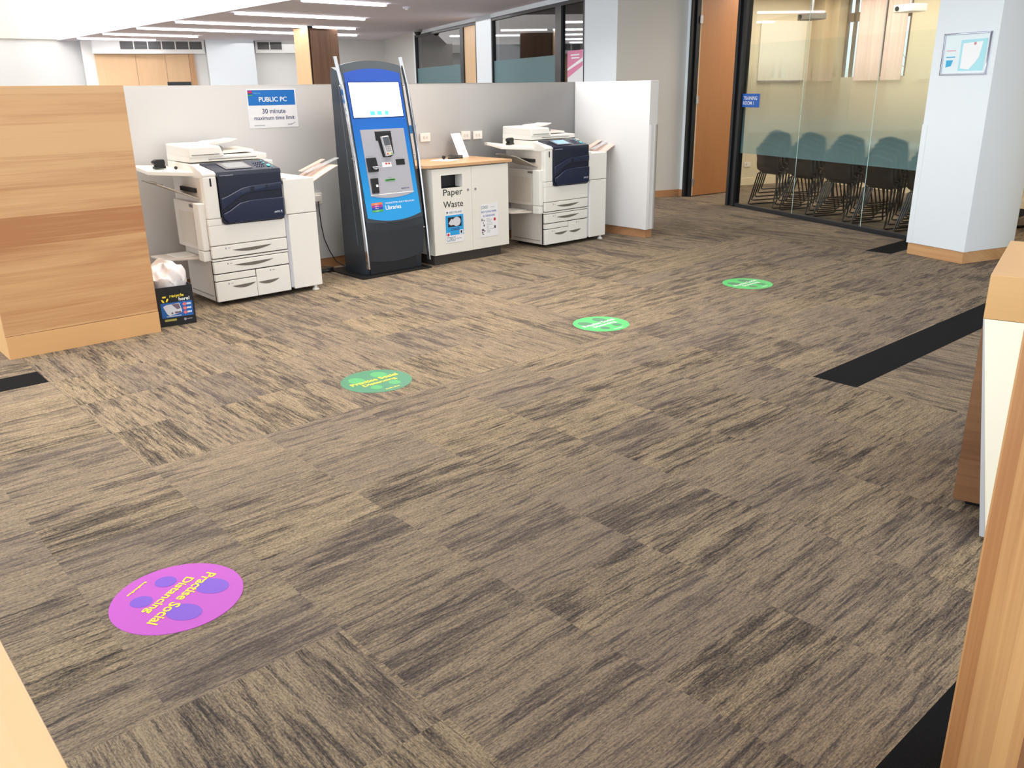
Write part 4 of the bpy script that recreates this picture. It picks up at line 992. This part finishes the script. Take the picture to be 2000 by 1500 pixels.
def bagf(u, v):
    a = 2*PI*u; t_ = v
    if t_ < .45:   # skirt folded over the rim
        k_ = t_/.45; rx, ry = .128-.004*k_, .150; z = .215+.06*k_+.020*math.sin(3*a+ph[0])*(1-k_)+.010*math.sin(9*a+ph[1])
        rx *= 1+.015*math.sin(14*a+ph[2]); ry *= 1+.015*math.sin(13*a)
    else:
        k_ = (t_-.45)/.55; s_ = math.cos(k_*PI/2); rx, ry = .126*s_**.8, .150*s_**.8
        z = .275+.105*math.sin(k_*PI/2)*(1+.20*math.sin(2*a+ph[3])+.10*math.sin(5*a+ph[4]))+.014*math.sin(8*a+6*k_+ph[5])*(1-k_)+.010*math.sin(15*a+9*k_)*(1-k_)
    from mathutils import noise as _n
    q = Vector((rx*math.cos(a)*9, ry*math.sin(a)*9, z*9)); w_ = _n.noise(q)*.030+_n.noise(q*2.3)*.016+abs(_n.noise(q*1.4+Vector((5,1,2))))*.03
    k2 = min(1, t_/.3)
    return (rx*math.cos(a)*(1+w_*2.2*k2), .165+ry*math.sin(a)*(1+w_*1.5*k2), z+w_*.9*k2)
bag.grid(bagf, 96, 30)
BAGM = mat('white bin liner', (232,228,230), .35, var=.03, bump=.25, bs=40); BAGM.node_tree.nodes['Principled BSDF'].inputs['Subsurface Weight'].default_value = .1
o = bag.build('bin_liner', BAGM, smooth=True, loc=(1.965, 5.575, 0), rot=math.radians(-8)); tag(o, 'crumpled white plastic bin liner bulging out of the black recycling box', 'bin liner')

# ------------------------------------------------------------------ floor stickers
def sticker(cx_, cy_, ang, base, feet, lett, label, R_=.192, grp=None):
    t = thing('floor_sticker', label, 'floor sticker', (cx_, cy_, 0), ang, grp)
    MB().cyl((0,0,0),(0,0,.0015), R_, 72).build('disc', base, t)
    for fx, fy, ru, rv, nm in ((-.080,.066,.042,.056,'sole_print'),(.064,.072,.042,.056,'sole_print'),(-.060,-.090,.031,.034,'heel_print'),(.055,-.088,.031,.034,'heel_print')):
        f = MB(); disc(f, (fx,fy,.0020), X, Y, ru, rv); f.build(nm, feet, t)
    f = MB(); text(f, 'Practise Social', (-.145,.002,.0026), X, Y, .289, .037, .022); text(f, 'Distancing', (-.103,-.054,.0026), X, Y, .204, .040, .022)
    for i in range(9): quad(f, (-.042+.0095*i,-.154,.0026), X, Y, .0075, .006+.003*(i % 3 == 0))
    f.build('lettering', lett, t)
STPUR = mat('purple vinyl', (186,84,192), .45); STVIO = mat('violet vinyl', (124,84,200), .45)
STG1 = mat('sea green vinyl', (66,130,96), .45); STG1F = mat('light green vinyl', (78,164,98), .45)
STG2 = mat('bright green vinyl', (78,196,108), .45); STG2F = mat('grey green vinyl', (80,134,100), .45)
sticker(.7135, 2.3697, math.radians(-148.7), STPUR, STVIO, YEL, 'purple social distancing sticker on the carpet in the foreground', .194)
sticker(2.2907, 3.6756, math.radians(.7), STG1, STG1F, YEL, 'green social distancing sticker with yellow lettering', .188)
sticker(3.99, 3.622, math.radians(.7), STG2, STG2F, WHITE, 'light green sticker with white lettering, the middle green one', .183)
sticker(5.678, 3.632, math.radians(.7), STG2, STG2F, WHITE, 'farthest green sticker, nearest the glazed training room', .190)

# ------------------------------------------------------------------ lights
def area(name, loc, rot, sx, sy_, power, col=(1,1,1), spread=PI):
    l = bpy.data.lights.new(name, 'AREA'); l.shape = 'RECTANGLE'; l.size = sx; l.size_y = sy_; l.energy = power; l.color = col; l.spread = spread
    o = bpy.data.objects.new(name, l); C.objects.link(o); o.location = loc; o.rotation_euler = rot; return o
area('warm_pool_lamp', (2.6, 4.9, 4.15), (0,0,0), 5.2, 4.0, 72, (1,.90,.78), math.radians(50))  # added lamp, spread narrowed to shape the warm floor pool; no louvre known
area('skylight_long', (1.0, 10, 4.15), (0,0,0), 10, 26, 500, (1,.98,.97))
area('window_daylight', (-7.5, 5, 1.9), (0, math.radians(-90), 0), 2.6, 16, 820, (.78,.90,1))
area('front_fill', (3.0, -4.6, 1.7), (math.radians(90), 0, 0), 9, 2.4, 70, (.97,.98,1))  # added fill behind the camera for partition and copier fronts, no window known
area('alcove_wall_light', (5.6, 5.1, 3.3), (math.radians(28), 0, 0), 3.0, .5, 34, (1,.90,.80))
area('well_wash', (5.6, 14, 3.4), (0, math.radians(-90), 0), 1.0, 17, 500, (1,.98,.96))
area('far_bay_light', (9.5, 16.5, 2.62), (0,0,0), 4.5, 10, 150, (1,.97,.95))
area('training_light', gp(.6, 1.6, 2.66), (0,0,GA), 4.2, 2.0, 95, (1,.90,.79))
wd = bpy.data.worlds.new('World'); bpy.context.scene.world = wd; wd.use_nodes = True
bg = wd.node_tree.nodes['Background']; bg.inputs[0].default_value = (.93,.97,1,1); bg.inputs[1].default_value = 1.35

# ------------------------------------------------------------------ camera
cam = bpy.data.cameras.new('camera'); co = bpy.data.objects.new('camera', cam); C.objects.link(co)
cam.sensor_width = 36; cam.lens = 1655.65/2000*36; cam.clip_start = .05; cam.clip_end = 100
p, r, y = .335372, -.014588, .7245008
fw = Vector((math.sin(y)*math.cos(p), math.cos(y)*math.cos(p), -math.sin(p))); rt = Vector((math.cos(y), -math.sin(y), 0)); up = rt.cross(fw)
r2 = rt*math.cos(r)+up*math.sin(r); u2 = -rt*math.sin(r)+up*math.cos(r)
M = Matrix((r2, u2, -fw)).transposed().to_4x4(); M.translation = Vector((0,0,1.46)); co.matrix_world = M
sc_ = bpy.context.scene; sc_.camera = co
sc_.view_settings.view_transform = 'Standard'; sc_.view_settings.look = 'None'; sc_.view_settings.exposure = 0.0; sc_.view_settings.gamma = 1
sc_.view_settings.use_curve_mapping = False
sc_.cycles.transparent_max_bounces = 16
